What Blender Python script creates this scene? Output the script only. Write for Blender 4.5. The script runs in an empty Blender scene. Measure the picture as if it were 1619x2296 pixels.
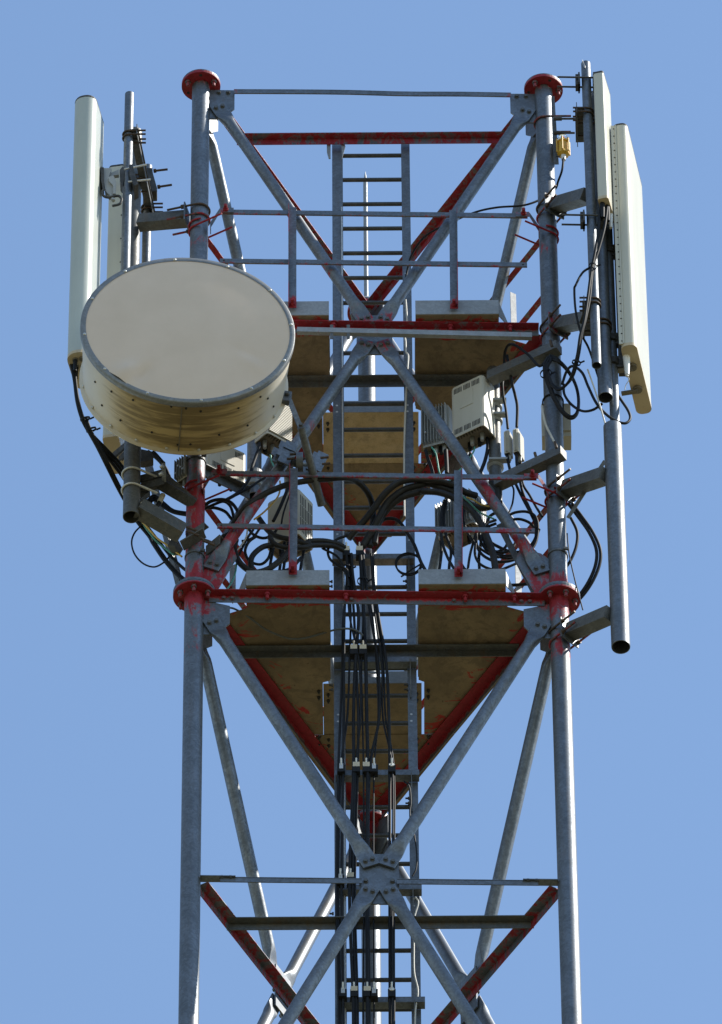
import bpy, math, random
from mathutils import Vector as V, Matrix

random.seed(7)
SC = bpy.context.scene
COL = SC.collection

# ---------------------------------------------------------------- camera
CAM_F = 20624.895 / 1619.0           # focal length in picture widths
CF = V((-1.78544596e-05, 0.66678182, 0.74525298))
CR = V((0.99997676, 0.00509265, -0.00453247))
CU = V((0.00681748, -0.74523558, 0.66676642))
CP = V((-0.08803617, -44.1663089, -48.43159078))
cam = bpy.data.cameras.new('camera')
cam.sensor_fit = 'VERTICAL'
cam.sensor_height = 36.0
cam.lens = 20624.895 / 2296.0 * 36.0
cam.clip_start = 1.0
cam.clip_end = 30000
camo = bpy.data.objects.new('camera', cam)
COL.objects.link(camo)
camo.matrix_world = Matrix(((CR.x, CU.x, -CF.x, CP.x), (CR.y, CU.y, -CF.y, CP.y),
                            (CR.z, CU.z, -CF.z, CP.z), (0, 0, 0, 1)))
SC.camera = camo

# ---------------------------------------------------------------- light
SUN_EL, SUN_AZ = math.radians(50), math.radians(95)   # azimuth from -y towards +x
sun_dir = V((math.sin(SUN_AZ) * math.cos(SUN_EL), -math.cos(SUN_AZ) * math.cos(SUN_EL), math.sin(SUN_EL)))
w = bpy.data.worlds.new('World')
SC.world = w
w.use_nodes = True
nt = w.node_tree
nt.nodes.clear()
wo = nt.nodes.new('ShaderNodeOutputWorld')
bg = nt.nodes.new('ShaderNodeBackground')
sky = nt.nodes.new('ShaderNodeTexSky')
sky.sky_type = 'NISHITA'
sky.sun_disc = False
sky.sun_elevation = SUN_EL
sky.sun_rotation = math.atan2(sun_dir.x, sun_dir.y)
sky.altitude = 100
sky.air_density = 1.3
sky.dust_density = 0.0
sky.ozone_density = 2.0
bg.inputs['Strength'].default_value = 0.15
nt.links.new(sky.outputs[0], bg.inputs[0])
nt.links.new(bg.outputs[0], wo.inputs[0])
sl = bpy.data.lights.new('sun', 'SUN')
sl.energy = 5.0
sl.angle = math.radians(0.53)
sl.color = (1.0, 0.95, 0.86)
so = bpy.data.objects.new('sun', sl)
COL.objects.link(so)
so.rotation_euler = sun_dir.to_track_quat('Z', 'Y').to_euler()
SC.view_settings.view_transform = 'Standard'
SC.view_settings.look = 'None'
SC.view_settings.exposure = 0.36
SC.view_settings.gamma = 1.0
SC.view_settings.use_curve_mapping = False
SC.render.filter_size = 1.3


# ---------------------------------------------------------------- survey helpers
# picture measurements (4096-high photograph) turned into places in the world by
# giving each its true distance: a plane y = const, a level z = const, or any plane
def ray(x, y):
    a = (x / 1.78382 - 809.5) / 20624.895
    b = (y / 1.78382 - 1148.0) / 20624.895
    return CF + CR * a - CU * b


def Y(x, y, d):
    r = ray(x, y)
    return CP + r * ((d - CP.y) / r.y)


def Z(x, y, d):
    r = ray(x, y)
    return CP + r * ((d - CP.z) / r.z)


def PL(x, y, pt, n):
    r = ray(x, y)
    return CP + r * ((pt - CP).dot(n) / r.dot(n))


# picture frames used while measuring: (x0, y0, scale)
FR = {'A': (200, 200, .6177), 'B': (1000, 200, .6177), 'C': (1800, 200, .6177), 'D': (200, 1200, .6177),
      'E': (1000, 1200, .6177), 'F': (1800, 1100, .6177), 'G': (400, 1800, .6177), 'H': (1000, 2100, .6177),
      'I': (1700, 1800, .6177), 'J': (600, 3000, .5559), 'K': (1200, 3000, .4941), 'L': (1500, 3000, .5559),
      'a': (400, 1720, .3088), 'b': (800, 1720, .3088), 'c': (1650, 1480, .3088), 'd': (1650, 1850, .3088),
      'e': (2100, 1250, .3088), 'f': (400, 450, .2613), 'g': (1250, 1800, .3088), 'h': (1250, 2250, .3088),
      'i': (1250, 1050, .3088), 'j': (900, 2250, .3088), 'k': (1250, 2800, .3088), 'l': (2250, 200, .2613),
      'N': (0, 0, 1.0)}


def q(fr, x, y, d):
    x0, y0, s = FR[fr]
    return Y(x0 + x * s, y0 + y * s, d)


def qz(fr, x, y, d):
    x0, y0, s = FR[fr]
    return Z(x0 + x * s, y0 + y * s, d)


# ---------------------------------------------------------------- materials
def newmat(name):
    m = bpy.data.materials.new(name)
    m.use_nodes = True
    t = m.node_tree
    b = t.nodes['Principled BSDF']
    return m, t, b


def N(t, kind, **kw):
    n = t.nodes.new(kind)
    for k, v in kw.items():
        setattr(n, k, v)
    return n


def noise(t, vec, scale, detail=6, rough=.6, dist=0.0):
    n = N(t, 'ShaderNodeTexNoise')
    n.inputs['Scale'].default_value = scale
    n.inputs['Detail'].default_value = detail
    n.inputs['Roughness'].default_value = rough
    n.inputs['Distortion'].default_value = dist
    if vec is not None:
        t.links.new(vec, n.inputs['Vector'])
    return n.outputs['Fac']


def mapr(t, val, a, b, c=0.0, d=1.0, smooth=True):
    n = N(t, 'ShaderNodeMapRange')
    n.interpolation_type = 'SMOOTHSTEP' if smooth else 'LINEAR'
    t.links.new(val, n.inputs[0])
    for i, x in zip((1, 2, 3, 4), (a, b, c, d)):
        n.inputs[i].default_value = x
    return n.outputs[0]


def math_(t, op, a, b):
    n = N(t, 'ShaderNodeMath', operation=op)
    for i, x in enumerate((a, b)):
        if isinstance(x, (int, float)):
            n.inputs[i].default_value = x
        else:
            t.links.new(x, n.inputs[i])
    return n.outputs[0]


def mixc(t, fac, a, b):
    n = N(t, 'ShaderNodeMix', data_type='RGBA')
    if isinstance(fac, (int, float)):
        n.inputs[0].default_value = fac
    else:
        t.links.new(fac, n.inputs[0])
    for i, x in ((6, a), (7, b)):
        if isinstance(x, tuple):
            n.inputs[i].default_value = x + (1,)
        else:
            t.links.new(x, n.inputs[i])
    return n.outputs[2]


def coords(t, sx=1, sy=1, sz=1):
    c = N(t, 'ShaderNodeTexCoord')
    m = N(t, 'ShaderNodeMapping')
    m.inputs['Scale'].default_value = (sx, sy, sz)
    t.links.new(c.outputs['Object'], m.inputs[0])
    return m.outputs[0]


def bump(t, b, h, strength, dist=.004):
    n = N(t, 'ShaderNodeBump')
    n.inputs['Strength'].default_value = strength
    n.inputs['Distance'].default_value = dist
    t.links.new(h, n.inputs['Height'])
    t.links.new(n.outputs[0], b.inputs['Normal'])


def attr(t, name, kind):
    n = N(t, 'ShaderNodeAttribute')
    n.attribute_type = kind
    n.attribute_name = name
    return n.outputs['Fac']


def metal(name, c1, c2, metallic=.55, rough=.48, paint=True, grime=.35, brown=(.16, .11, .06)):
    m, t, b = newmat(name)
    vec = coords(t)
    sp = N(t, 'ShaderNodeTexVoronoi')
    sp.inputs['Scale'].default_value = 55
    wn = N(t, 'ShaderNodeVectorMath', operation='ADD')
    nz = N(t, 'ShaderNodeTexNoise')
    nz.inputs['Scale'].default_value = 9
    nz.inputs['Detail'].default_value = 3
    ms = N(t, 'ShaderNodeVectorMath', operation='SCALE')
    ms.inputs['Scale'].default_value = .12
    t.links.new(vec, nz.inputs['Vector'])
    t.links.new(nz.outputs['Color'], ms.inputs[0])
    t.links.new(vec, wn.inputs[0])
    t.links.new(ms.outputs[0], wn.inputs[1])
    t.links.new(wn.outputs[0], sp.inputs['Vector'])
    cell = N(t, 'ShaderNodeSeparateColor')
    t.links.new(sp.outputs['Color'], cell.inputs[0])
    big = noise(t, vec, 5, 7, .68)
    fine = noise(t, vec, 70, 4, .7)
    f = math_(t, 'ADD', math_(t, 'MULTIPLY', cell.outputs[0], .22), math_(t, 'MULTIPLY', big, .9))
    f = math_(t, 'ADD', f, math_(t, 'MULTIPLY', math_(t, 'SUBTRACT', fine, .5), .35))
    col = mixc(t, mapr(t, f, .3, .95), c1, c2)
    # weathering: vertical rain streaks of brownish dust
    st = noise(t, coords(t, 26, 26, 1.6), 1.0, 5, .6)
    dirt = math_(t, 'ADD', attr(t, 'grime', 'OBJECT'), grime)
    dm = mapr(t, math_(t, 'ADD', math_(t, 'MULTIPLY', st, .6), math_(t, 'MULTIPLY', big, .5)), .52, .82)
    col = mixc(t, math_(t, 'MULTIPLY', dm, dirt), col, brown)
    rv = mapr(t, f, .3, .95, rough + .1, rough - .08)
    met = N(t, 'ShaderNodeValue')
    met.outputs[0].default_value = metallic
    mo = met.outputs[0]
    if paint:
        amt = math_(t, 'ADD', attr(t, 'paint', 'OBJECT'), attr(t, 'paintv', 'GEOMETRY'))
        br = noise(t, coords(t, 9, 9, 3), 1.0, 8, .7, 1.5)
        br2 = noise(t, vec, 30, 5, .7, .6)
        s = math_(t, 'ADD', math_(t, 'MULTIPLY', br, .75), math_(t, 'MULTIPLY', br2, .25))
        s = math_(t, 'ADD', s, math_(t, 'MULTIPLY', amt, .58))
        pm = mapr(t, s, .77, .88)
        pm = math_(t, 'MULTIPLY', pm, mapr(t, amt, .02, .12))
        red = mixc(t, mapr(t, br2, .3, .7), (.21, .008, .013), (.33, .016, .03))
        thin = mixc(t, pm, (.36, .09, .12), red)
        col = mixc(t, pm, col, thin)
        mo = math_(t, 'MULTIPLY', mo, math_(t, 'SUBTRACT', 1.0, pm))
        rv = math_(t, 'ADD', rv, math_(t, 'MULTIPLY', pm, .12))
    t.links.new(col, b.inputs['Base Color'])
    t.links.new(mo, b.inputs['Metallic'])
    t.links.new(rv, b.inputs['Roughness'])
    bump(t, b, math_(t, 'ADD', fine, big), .08, .003)
    return m


def plastic(name, c1, c2, rough=.5, scale=8, dirtcol=None, dirt=.0, bmp=.05, stretch=(1, 1, .25), spec=.5):
    m, t, b = newmat(name)
    big = noise(t, coords(t, *stretch), scale, 7, .62)
    fine = noise(t, coords(t), 90, 3, .6)
    col = mixc(t, mapr(t, big, .3, .72), c1, c2)
    if dirtcol:
        d = mapr(t, noise(t, coords(t, stretch[0] * 2, stretch[1] * 2, stretch[2] * 2), scale, 8, .7), .5, .78)
        col = mixc(t, math_(t, 'MULTIPLY', d, dirt), col, dirtcol)
    t.links.new(col, b.inputs['Base Color'])
    b.inputs['Roughness'].default_value = rough
    b.inputs['Specular IOR Level'].default_value = spec
    bump(t, b, fine, bmp, .003)
    return m


M = {}
M['galv'] = metal('galvanized_steel', (.125, .139, .155), (.225, .245, .266), .72, .47)
M['galv_dark'] = metal('dull_galvanized_steel', (.10, .105, .106), (.175, .18, .178), .5, .52, grime=.5)
M['sheet'] = metal('galvanized_sheet', (.24, .255, .27), (.34, .36, .375), .3, .5, grime=.15)
M['rust'] = metal('rusty_bolt_steel', (.05, .035, .028), (.12, .085, .06), .3, .6, paint=True, grime=.5, brown=(.12, .05, .02))
M['zinc'] = metal('bright_zinc', (.5, .5, .48), (.68, .68, .66), .5, .4, grime=.1)
M['dark'] = metal('dark_clamp_steel', (.04, .04, .04), (.10, .10, .098), .3, .6, grime=.3)
M['cream'] = plastic('cream_fibreglass', (.545, .525, .43), (.60, .58, .48), .42, 6, (.42, .38, .28), .25, .08)
M['white_paint'] = plastic('pale_green_white_fibreglass', (.44, .475, .43), (.50, .535, .485), .4, 6, (.46, .46, .38), .2, .1)
M['capside'] = plastic('cream_end_cap', (.55, .44, .28), (.62, .52, .36), .55, 8, (.25, .18, .09), .5)
M['rruwhite'] = plastic('off_white_casting', (.47, .44, .355), (.53, .50, .41), .5, 5, (.4, .36, .26), .2, .05)
M['castgrey'] = plastic('light_grey_casting', (.27, .285, .29), (.37, .385, .385), .5, 8, (.2, .18, .14), .3)
M['castdirtyshade'] = plastic('grimy_shaded_casting', (.15, .13, .095), (.22, .19, .145), .6, 9, (.05, .04, .03), .7)  # grime, darkened further so the shade of the radio undersides sits in the colour
M['hollow'] = plastic('dark_inside', (.02, .019, .017), (.035, .033, .03), .8)
M['rubber'] = plastic('black_rubber', (.010, .011, .013), (.018, .019, .022), .6, 20, spec=.2)
M['conduit'] = plastic('grey_black_conduit', (.017, .017, .017), (.028, .027, .026), .55, 20, spec=.3)
M['greycable'] = plastic('grey_cable', (.09, .10, .10), (.13, .14, .14), .5, 20)
M['yellow'] = plastic('yellow_enamel', (.62, .36, .03), (.72, .44, .05), .42, 9, (.3, .15, .03), .4)
M['ycable'] = plastic('yellow_cable', (.60, .38, .05), (.68, .45, .08), .45, 20)
M['gcable'] = plastic('green_cable', (.07, .30, .22), (.10, .38, .30), .45, 20)
M['wcable'] = plastic('white_cable', (.5, .48, .42), (.6, .58, .52), .45, 20)
M['whiteplastic'] = plastic('white_plastic', (.75, .74, .70), (.8, .79, .76), .4)
M['redlens'] = plastic('red_lens', (.55, .02, .02), (.6, .03, .03), .2)


def make_deck(name, c1, c2, c3):
    m, t, b = newmat(name)
    vec = coords(t)
    big = noise(t, vec, 2.2, 9, .7, .4)
    mid = noise(t, vec, 11, 6, .7)
    fine = noise(t, vec, 120, 3, .7)
    col = mixc(t, mapr(t, big, .34, .66), c1, c2)
    col = mixc(t, mapr(t, mid, .46, .68, 0, .6), col, c3)
    col = mixc(t, mapr(t, fine, .35, .7, 0, .22), col, (.10, .07, .03))
    spots = noise(t, vec, 24, 2, .5)
    col = mixc(t, mapr(t, spots, .70, .76, 0, .7), col, (.05, .035, .02))
    wst = noise(t, vec, 3.3, 8, .72, 1.2)
    col = mixc(t, mapr(t, wst, .52, .60, 0, .55), col, c3)
    amt = attr(t, 'paintv', 'GEOMETRY')
    br = noise(t, coords(t, 4, 6, 6), 1.0, 8, .72, 1.8)
    s = math_(t, 'ADD', br, math_(t, 'MULTIPLY', amt, .55))
    pm = math_(t, 'MULTIPLY', mapr(t, s, .86, .92), mapr(t, amt, .02, .1))
    col = mixc(t, pm, col, (.36, .02, .015))
    t.links.new(col, b.inputs['Base Color'])
    b.inputs['Roughness'].default_value = .7
    bump(t, b, math_(t, 'ADD', mid, fine), .2, .004)
    return m


M['deck'] = make_deck('weathered_deck_underside', (.185, .136, .080), (.30, .220, .128), (.135, .099, .060))
M['hatch'] = make_deck('yellowish_bounce_lit_hatch', (.52, .385, .20), (.62, .49, .31), (.28, .215, .13))  # yellowish plate; light bounced up from below is put into its bright colour


def make_dish():
    # drum: cream paint with dirty brown runs where water drips off the lower side
    m, t, b = newmat('stained_drum_paint')
    c = N(t, 'ShaderNodeTexCoord')
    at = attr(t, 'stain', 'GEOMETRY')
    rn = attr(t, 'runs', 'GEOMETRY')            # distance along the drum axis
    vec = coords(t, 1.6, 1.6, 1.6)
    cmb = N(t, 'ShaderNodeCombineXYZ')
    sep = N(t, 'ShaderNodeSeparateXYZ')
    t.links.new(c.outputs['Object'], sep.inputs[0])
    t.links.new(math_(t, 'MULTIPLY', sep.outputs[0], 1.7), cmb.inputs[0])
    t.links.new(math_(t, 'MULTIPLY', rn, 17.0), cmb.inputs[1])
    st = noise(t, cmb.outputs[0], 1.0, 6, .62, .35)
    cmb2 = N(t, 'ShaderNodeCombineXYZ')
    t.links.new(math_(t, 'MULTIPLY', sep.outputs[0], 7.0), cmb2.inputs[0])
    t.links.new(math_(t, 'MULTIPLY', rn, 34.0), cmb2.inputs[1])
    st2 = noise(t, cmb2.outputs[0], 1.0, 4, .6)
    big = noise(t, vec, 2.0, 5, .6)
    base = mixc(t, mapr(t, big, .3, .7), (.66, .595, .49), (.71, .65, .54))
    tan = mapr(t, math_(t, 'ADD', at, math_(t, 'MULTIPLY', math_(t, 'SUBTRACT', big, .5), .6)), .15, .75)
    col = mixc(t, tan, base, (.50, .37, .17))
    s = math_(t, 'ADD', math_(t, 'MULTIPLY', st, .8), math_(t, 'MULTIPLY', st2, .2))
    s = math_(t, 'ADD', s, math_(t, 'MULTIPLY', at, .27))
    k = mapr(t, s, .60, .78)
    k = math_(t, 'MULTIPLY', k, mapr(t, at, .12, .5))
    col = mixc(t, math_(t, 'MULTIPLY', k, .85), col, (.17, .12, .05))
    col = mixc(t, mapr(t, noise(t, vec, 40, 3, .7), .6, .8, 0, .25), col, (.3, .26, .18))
    t.links.new(col, b.inputs['Base Color'])
    b.inputs['Roughness'].default_value = .5
    # radome: flexible beige cover
    m2, t2, b2 = newmat('beige_radome_cloth')
    n1 = noise(t2, coords(t2), 2.5, 7, .6)
    n2 = noise(t2, coords(t2), 160, 3, .6)
    n3 = noise(t2, coords(t2), 26, 4, .7)
    cc = mixc(t2, mapr(t2, n1, .3, .7), (.70, .56, .43), (.75, .605, .475))
    cc = mixc(t2, mapr(t2, n3, .7, .8, 0, .25), cc, (.42, .37, .29))
    t2.links.new(cc, b2.inputs['Base Color'])
    b2.inputs['Roughness'].default_value = .62
    bump(t2, b2, n2, .06, .003)
    return m, m2


M['drum'], M['radome'] = make_dish()


def make_ground():
    m, t, b = newmat('dry_grassland')
    vec = coords(t)
    n1 = noise(t, vec, .02, 8, .65)
    n2 = noise(t, vec, .4, 6, .7)
    c = mixc(t, mapr(t, n1, .35, .65), (.075, .072, .032), (.15, .125, .07))
    c = mixc(t, mapr(t, n2, .4, .7, 0, .5), c, (.055, .065, .022))
    t.links.new(c, b.inputs['Base Color'])
    b.inputs['Roughness'].default_value = .95
    return m


M['ground'] = make_ground()
M['rungsteel'] = metal('worn_dark_rung_steel', (.045, .048, .052), (.085, .09, .095), .35, .5, paint=False, grime=.3)
M['rimsteel'] = metal('dull_rim_steel', (.19, .20, .205), (.29, .30, .31), .3, .5, paint=False, grime=.3)


# ---------------------------------------------------------------- mesh builder
def basis(ax, up=None):
    ax = ax.normalized()
    up = up or (V((0, 0, 1)) if abs(ax.z) < .9 else V((0, -1, 0)))
    x = up.cross(ax)
    if x.length < 1e-6:
        x = V((1, 0, 0)).cross(ax)
    x.normalize()
    return x, ax.cross(x).normalized(), ax


class MB:
    def __init__(self):
        self.v, self.f, self.s, self.a = [], [], [], {}

    def add(self, vs, fs, smooth=False):
        o = len(self.v)
        self.v += [V(p) for p in vs]
        self.f += [tuple(i + o for i in f) for f in fs]
        self.s += [smooth] * len(fs)
        return o

    def box(self, c, ax, ay, az):
        """centre and three half-extent vectors"""
        vs = [c + ax * i + ay * j + az * k for i in (-1, 1) for j in (-1, 1) for k in (-1, 1)]
        self.add(vs, [(0, 1, 3, 2), (4, 6, 7, 5), (0, 4, 5, 1), (2, 3, 7, 6), (0, 2, 6, 4), (1, 5, 7, 3)])
        return self

    def bar(self, a, b, wx, wy, up=None):
        x, y, z = basis(b - a, up)
        return self.box((a + b) / 2, x * wx / 2, y * wy / 2, (b - a) / 2)

    def ring(self, c, x, y, rx, ry, n, p=2.0):
        out = []
        for i in range(n):
            t = 2 * math.pi * i / n
            cx, sy = math.cos(t), math.sin(t)
            if p != 2.0:
                cx = math.copysign(abs(cx) ** (2 / p), cx)
                sy = math.copysign(abs(sy) ** (2 / p), sy)
            out.append(c + x * rx * cx + y * ry * sy)
        return out

    def loft(self, rings, cap0=True, cap1=True, smooth=True):
        n = len(rings[0])
        vs = [p for r in rings for p in r]
        fs = []
        for k in range(len(rings) - 1):
            for i in range(n):
                j = (i + 1) % n
                fs.append((k * n + i, k * n + j, (k + 1) * n + j, (k + 1) * n + i))
        self.add(vs, fs, smooth)
        if cap0:
            self.add(rings[0], [tuple(reversed(range(n)))])
        if cap1:
            self.add(rings[-1], [tuple(range(n))])
        return self

    def tube(self, a, b, r, n=16, rings=1, r1=None, cap0=True, cap1=True):
        x, y, z = basis(b - a)
        r1 = r if r1 is None else r1
        return self.loft([self.ring(a.lerp(b, k / rings), x, y, r + (r1 - r) * k / rings, r + (r1 - r) * k / rings, n)
                          for k in range(rings + 1)], cap0, cap1)

    def pipe(self, a, b, r, wall=.006, n=20, rings=1):
        """open ended: outer skin, inner skin, end rings; a is the lower, open end"""
        x, y, z = basis(b - a)
        rg = [self.ring(a.lerp(b, k / rings), x, y, r, r, n) for k in range(rings + 1)]
        self.loft(rg, False, True)
        i0 = self.ring(a, x, y, r - wall, r - wall, n)
        i1 = self.ring(a + z * min(.35, (b - a).length * .8), x, y, r - wall, r - wall, n)
        self.loft([rg[0], i0], False, False, False)
        self.loft([i0, i1], False, True)
        return self

    def path(self, pts, r, n=8, caps=True, corr=None):
        P = [V(p) for p in pts]
        if corr:                        # corrugated: resample evenly, alternate radius
            L = [0.0]
            for i in range(1, len(P)):
                L.append(L[-1] + (P[i] - P[i - 1]).length)
            m = max(4, int(L[-1] / corr) * 2)
            out, k = [], 0
            for i in range(m + 1):
                d = L[-1] * i / m
                while k < len(L) - 2 and L[k + 1] < d:
                    k += 1
                u = (d - L[k]) / max(1e-9, L[k + 1] - L[k])
                out.append(P[k].lerp(P[k + 1], u))
            P = out
        rings = []
        t0 = (P[1] - P[0]).normalized()
        x, y, z = basis(t0)
        for i, p in enumerate(P):
            t = (P[min(i + 1, len(P) - 1)] - P[max(i - 1, 0)]).normalized()
            x = (x - t * x.dot(t)).normalized()
            y = t.cross(x)
            rr = r * (1.0 if not corr or i % 2 else .9)
            rings.append(self.ring(p, x, y, rr, rr, n))
        return self.loft(rings, caps, caps)

    def prism(self, poly, d):
        """flat polygon (list of points) thickened by vector d"""
        n = len(poly)
        a = [V(p) for p in poly]
        b = [p + d for p in a]
        nn = (a[1] - a[0]).cross(a[2] - a[1])
        fs = [tuple(range(n, 2 * n)), tuple(reversed(range(n)))]
        fs += [(i, (i + 1) % n, n + (i + 1) % n, n + i) for i in range(n)]
        if nn.dot(d) < 0:
            fs = [tuple(reversed(f)) for f in fs]
        self.add(a + b, fs)
        return self

    def angle(self, a, b, up_in, side, h, dpt, th=.006):
        """L section from a to b: one leg along up_in (length h), one along side (length dpt), heel on the line"""
        x = side.normalized()
        y = up_in.normalized()
        self.box((a + b) / 2 + x * dpt / 2 + y * th / 2, x * dpt / 2, y * th / 2, (b - a) / 2)
        self.box((a + b) / 2 + x * th / 2 + y * (th + .0004 + h) / 2, x * th / 2, y * (h - th - .0004) / 2, (b - a) / 2)
        return self

    def prism_l(self, pa, d):
        n = len(pa)
        pb = [p + d for p in pa]
        fs = [(i, (i + 1) % n, n + (i + 1) % n, n + i) for i in range(n)]
        # L caps as two quads each
        fs += [(0, 1, 2, 3), (0, 3, 4, 5), (n + 3, n + 2, n + 1, n), (n + 5, n + 4, n + 3, n)]
        nn = (pa[1] - pa[0]).cross(pa[2] - pa[1])
        if nn.dot(d) > 0:
            fs = [tuple(reversed(f)) for f in fs]
        self.add(pa + pb, fs)

    def lathe(self, c, ax, prof, n=32, up=None, smooth=True, cap0=False, cap1=False):
        x, y, z = basis(ax, up)
        return self.loft([self.ring(c + z * h, x, y, r, r, n) for r, h in prof], cap0, cap1, smooth)


def origin(o):
    p = V((0, 0, 0))
    while o is not None:
        p += o.location
        o = o.parent
    return p


def part(name, mb, mat, parent=None, paint=None, grime=None, paintfn=None, attrs=None, at=None, fix=True):
    """links ONE mesh object; world coordinates in, local coordinates out"""
    me = bpy.data.meshes.new(name)
    o = bpy.data.objects.new(name, me)
    COL.objects.link(o)
    if parent is not None:
        o.parent = parent
        base = origin(parent)
    else:
        base = V((0, 0, 0))
        if mb.v:
            zs = min(p.z for p in mb.v)
            n = len(mb.v)
            base = V((sum(p.x for p in mb.v) / n, sum(p.y for p in mb.v) / n, zs)) if at is None else at
            o.location = base
    me.from_pydata([tuple(p - base) for p in mb.v], [], mb.f)
    me.polygons.foreach_set('use_smooth', mb.s)
    me.materials.append(M[mat])
    if fix:
        import bmesh
        bm = bmesh.new()
        bm.from_mesh(me)
        bmesh.ops.recalc_face_normals(bm, faces=bm.faces[:])
        bm.to_mesh(me)
        bm.free()
    if paintfn:
        a = me.attributes.new('paintv', 'FLOAT', 'POINT')
        a.data.foreach_set('value', [paintfn(p) for p in mb.v])
    for k, fn in (attrs or {}).items():
        a = me.attributes.new(k, 'FLOAT', 'POINT')
        a.data.foreach_set('value', [fn(p) for p in mb.v])
    me.update()
    if paint is not None:
        o['paint'] = float(paint)
    if grime is not None:
        o['grime'] = float(grime)
    return o


def pieces(name, mb, mat, parent=None, **kw):
    """each loose piece of a builder becomes an object of its own"""
    par = list(range(len(mb.v)))

    def find(i):
        while par[i] != i:
            par[i] = par[par[i]]
            i = par[i]
        return i
    # caps do not share vertices with the skin: join by place
    seen = {}
    for i, p in enumerate(mb.v):
        k = (round(p.x, 6), round(p.y, 6), round(p.z, 6))
        if k in seen:
            par[find(i)] = find(seen[k])
        else:
            seen[k] = i
    for f in mb.f:
        for i in f[1:]:
            par[find(i)] = find(f[0])
    groups = {}
    for fi, f in enumerate(mb.f):
        groups.setdefault(find(f[0]), []).append(fi)
    out = []
    for fl in groups.values():
        m = MB()
        mp = {}
        for fi in fl:
            ff = []
            for i in mb.f[fi]:
                if i not in mp:
                    mp[i] = len(m.v)
                    m.v.append(mb.v[i])
                ff.append(mp[i])
            m.f.append(tuple(ff))
            m.s.append(mb.s[fi])
        out.append(part(name, m, mat, parent, **kw))
    return out


def tag(o, label, cat, group=None, kind=None):
    if label:
        o['label'] = label
    if cat:
        o['category'] = cat
    if group:
        o['group'] = group
    if kind:
        o['kind'] = kind
    return o


def thing(name, label, cat, loc, group=None):
    o = bpy.data.objects.new(name, None)
    o.empty_display_size = .1
    COL.objects.link(o)
    o.location = loc
    return tag(o, label, cat, group)


def inst(name, mesh, parent, mat4, paint=None):
    """one more of an alike piece, sharing its mesh"""
    o = bpy.data.objects.new(name, mesh)
    COL.objects.link(o)
    o.parent = parent
    m = mat4.copy()
    m.translation = m.translation - origin(parent)
    o.matrix_local = m
    if paint is not None:
        o['paint'] = float(paint)
    return o


def shared(name, mb, mat):
    me = bpy.data.meshes.new(name)
    me.from_pydata([tuple(p) for p in mb.v], [], mb.f)
    me.polygons.foreach_set('use_smooth', mb.s)
    me.materials.append(M[mat])
    return me


def frame4(p, z, up=None):
    x, y, z = basis(z, up)
    return Matrix(((x.x, y.x, z.x, p.x), (x.y, y.y, z.y, p.y), (x.z, y.z, z.z, p.z), (0, 0, 0, 1)))


EX, EY, EZ = V((1, 0, 0)), V((0, 1, 0)), V((0, 0, 1))
_b = MB()
_b.tube(V((0, 0, 0)), V((0, 0, .004)), .019, 12)
_b.tube(V((0, 0, .004)), V((0, 0, .018)), .0145, 6)
HEX = shared('hex_bolt', _b, 'galv_dark')
_b = MB()
_b.tube(V((0, 0, 0)), V((0, 0, .022)), .021, 6)
_b.tube(V((0, 0, .022)), V((0, 0, .058)), .0125, 8)
NUT = shared('stud_and_nut', _b, 'galv_dark')
_b = MB()
_b.tube(V((0, 0, 0)), V((0, 0, .012)), .013, 6)
_b.tube(V((0, 0, .012)), V((0, 0, .03)), .007, 6)
SMALL = shared('small_bolt', _b, 'dark')
_b = MB()
_b.tube(V((0, 0, 0)), V((0, 0, .004)), .007, 8, r1=.004)
RIVET = shared('rivet_head', _b, 'dark')
_b = MB()
_b.lathe(V((0, 0, 0)), EZ, [(.0125, 0), (.0125, .004), (.008, .008), (.0, .009)], 10)
SCREW = shared('dome_screw', _b, 'zinc')


def catmull(pts, sub=8):
    P = [V(p) for p in pts]
    if len(P) < 3:
        return [P[0].lerp(P[-1], i / sub) for i in range(sub + 1)]
    out = []
    Q = [P[0] * 2 - P[1]] + P + [P[-1] * 2 - P[-2]]
    for i in range(1, len(Q) - 2):
        a, b, c, d = Q[i - 1], Q[i], Q[i + 1], Q[i + 2]
        for k in range(sub):
            t = k / sub
            out.append(.5 * ((2 * b) + (c - a) * t + (2 * a - 5 * b + 4 * c - d) * t * t + (3 * b - a - 3 * c + d) * t ** 3))
    out.append(P[-1])
    return out


# ================================================================ SETTING
GZ = -50.0
g = MB()
S = 6000
g.add([V((-S, -S, GZ)), V((S, -S, GZ)), V((S, S, GZ)), V((-S, S, GZ))], [(0, 1, 2, 3)])
tag(part('ground', g, 'ground', at=V((0, 0, GZ))), 'dry grassy ground far below the mast', None, kind='structure')

# ================================================================ LATTICE TOWER
LL = V((-1.28104336, -0.03191588, 0))
RR = V((1.31816165, 0.03237487, 0))
BB = V((-0.03711828, 2.25120706, 0))
CEN = (LL + RR + BB) / 3
Z0, Z1, Z2, Z3, Z4 = 5.681, 2.916, -.030, -2.895, -5.85
LR = .0685                        # leg radius
at_ = lambda leg, z: V((leg.x, leg.y, z))

tower = thing('lattice_tower', 'tall triangular galvanized lattice mast splashed with red paint', 'tower', V((CEN.x, CEN.y, GZ)))

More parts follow.
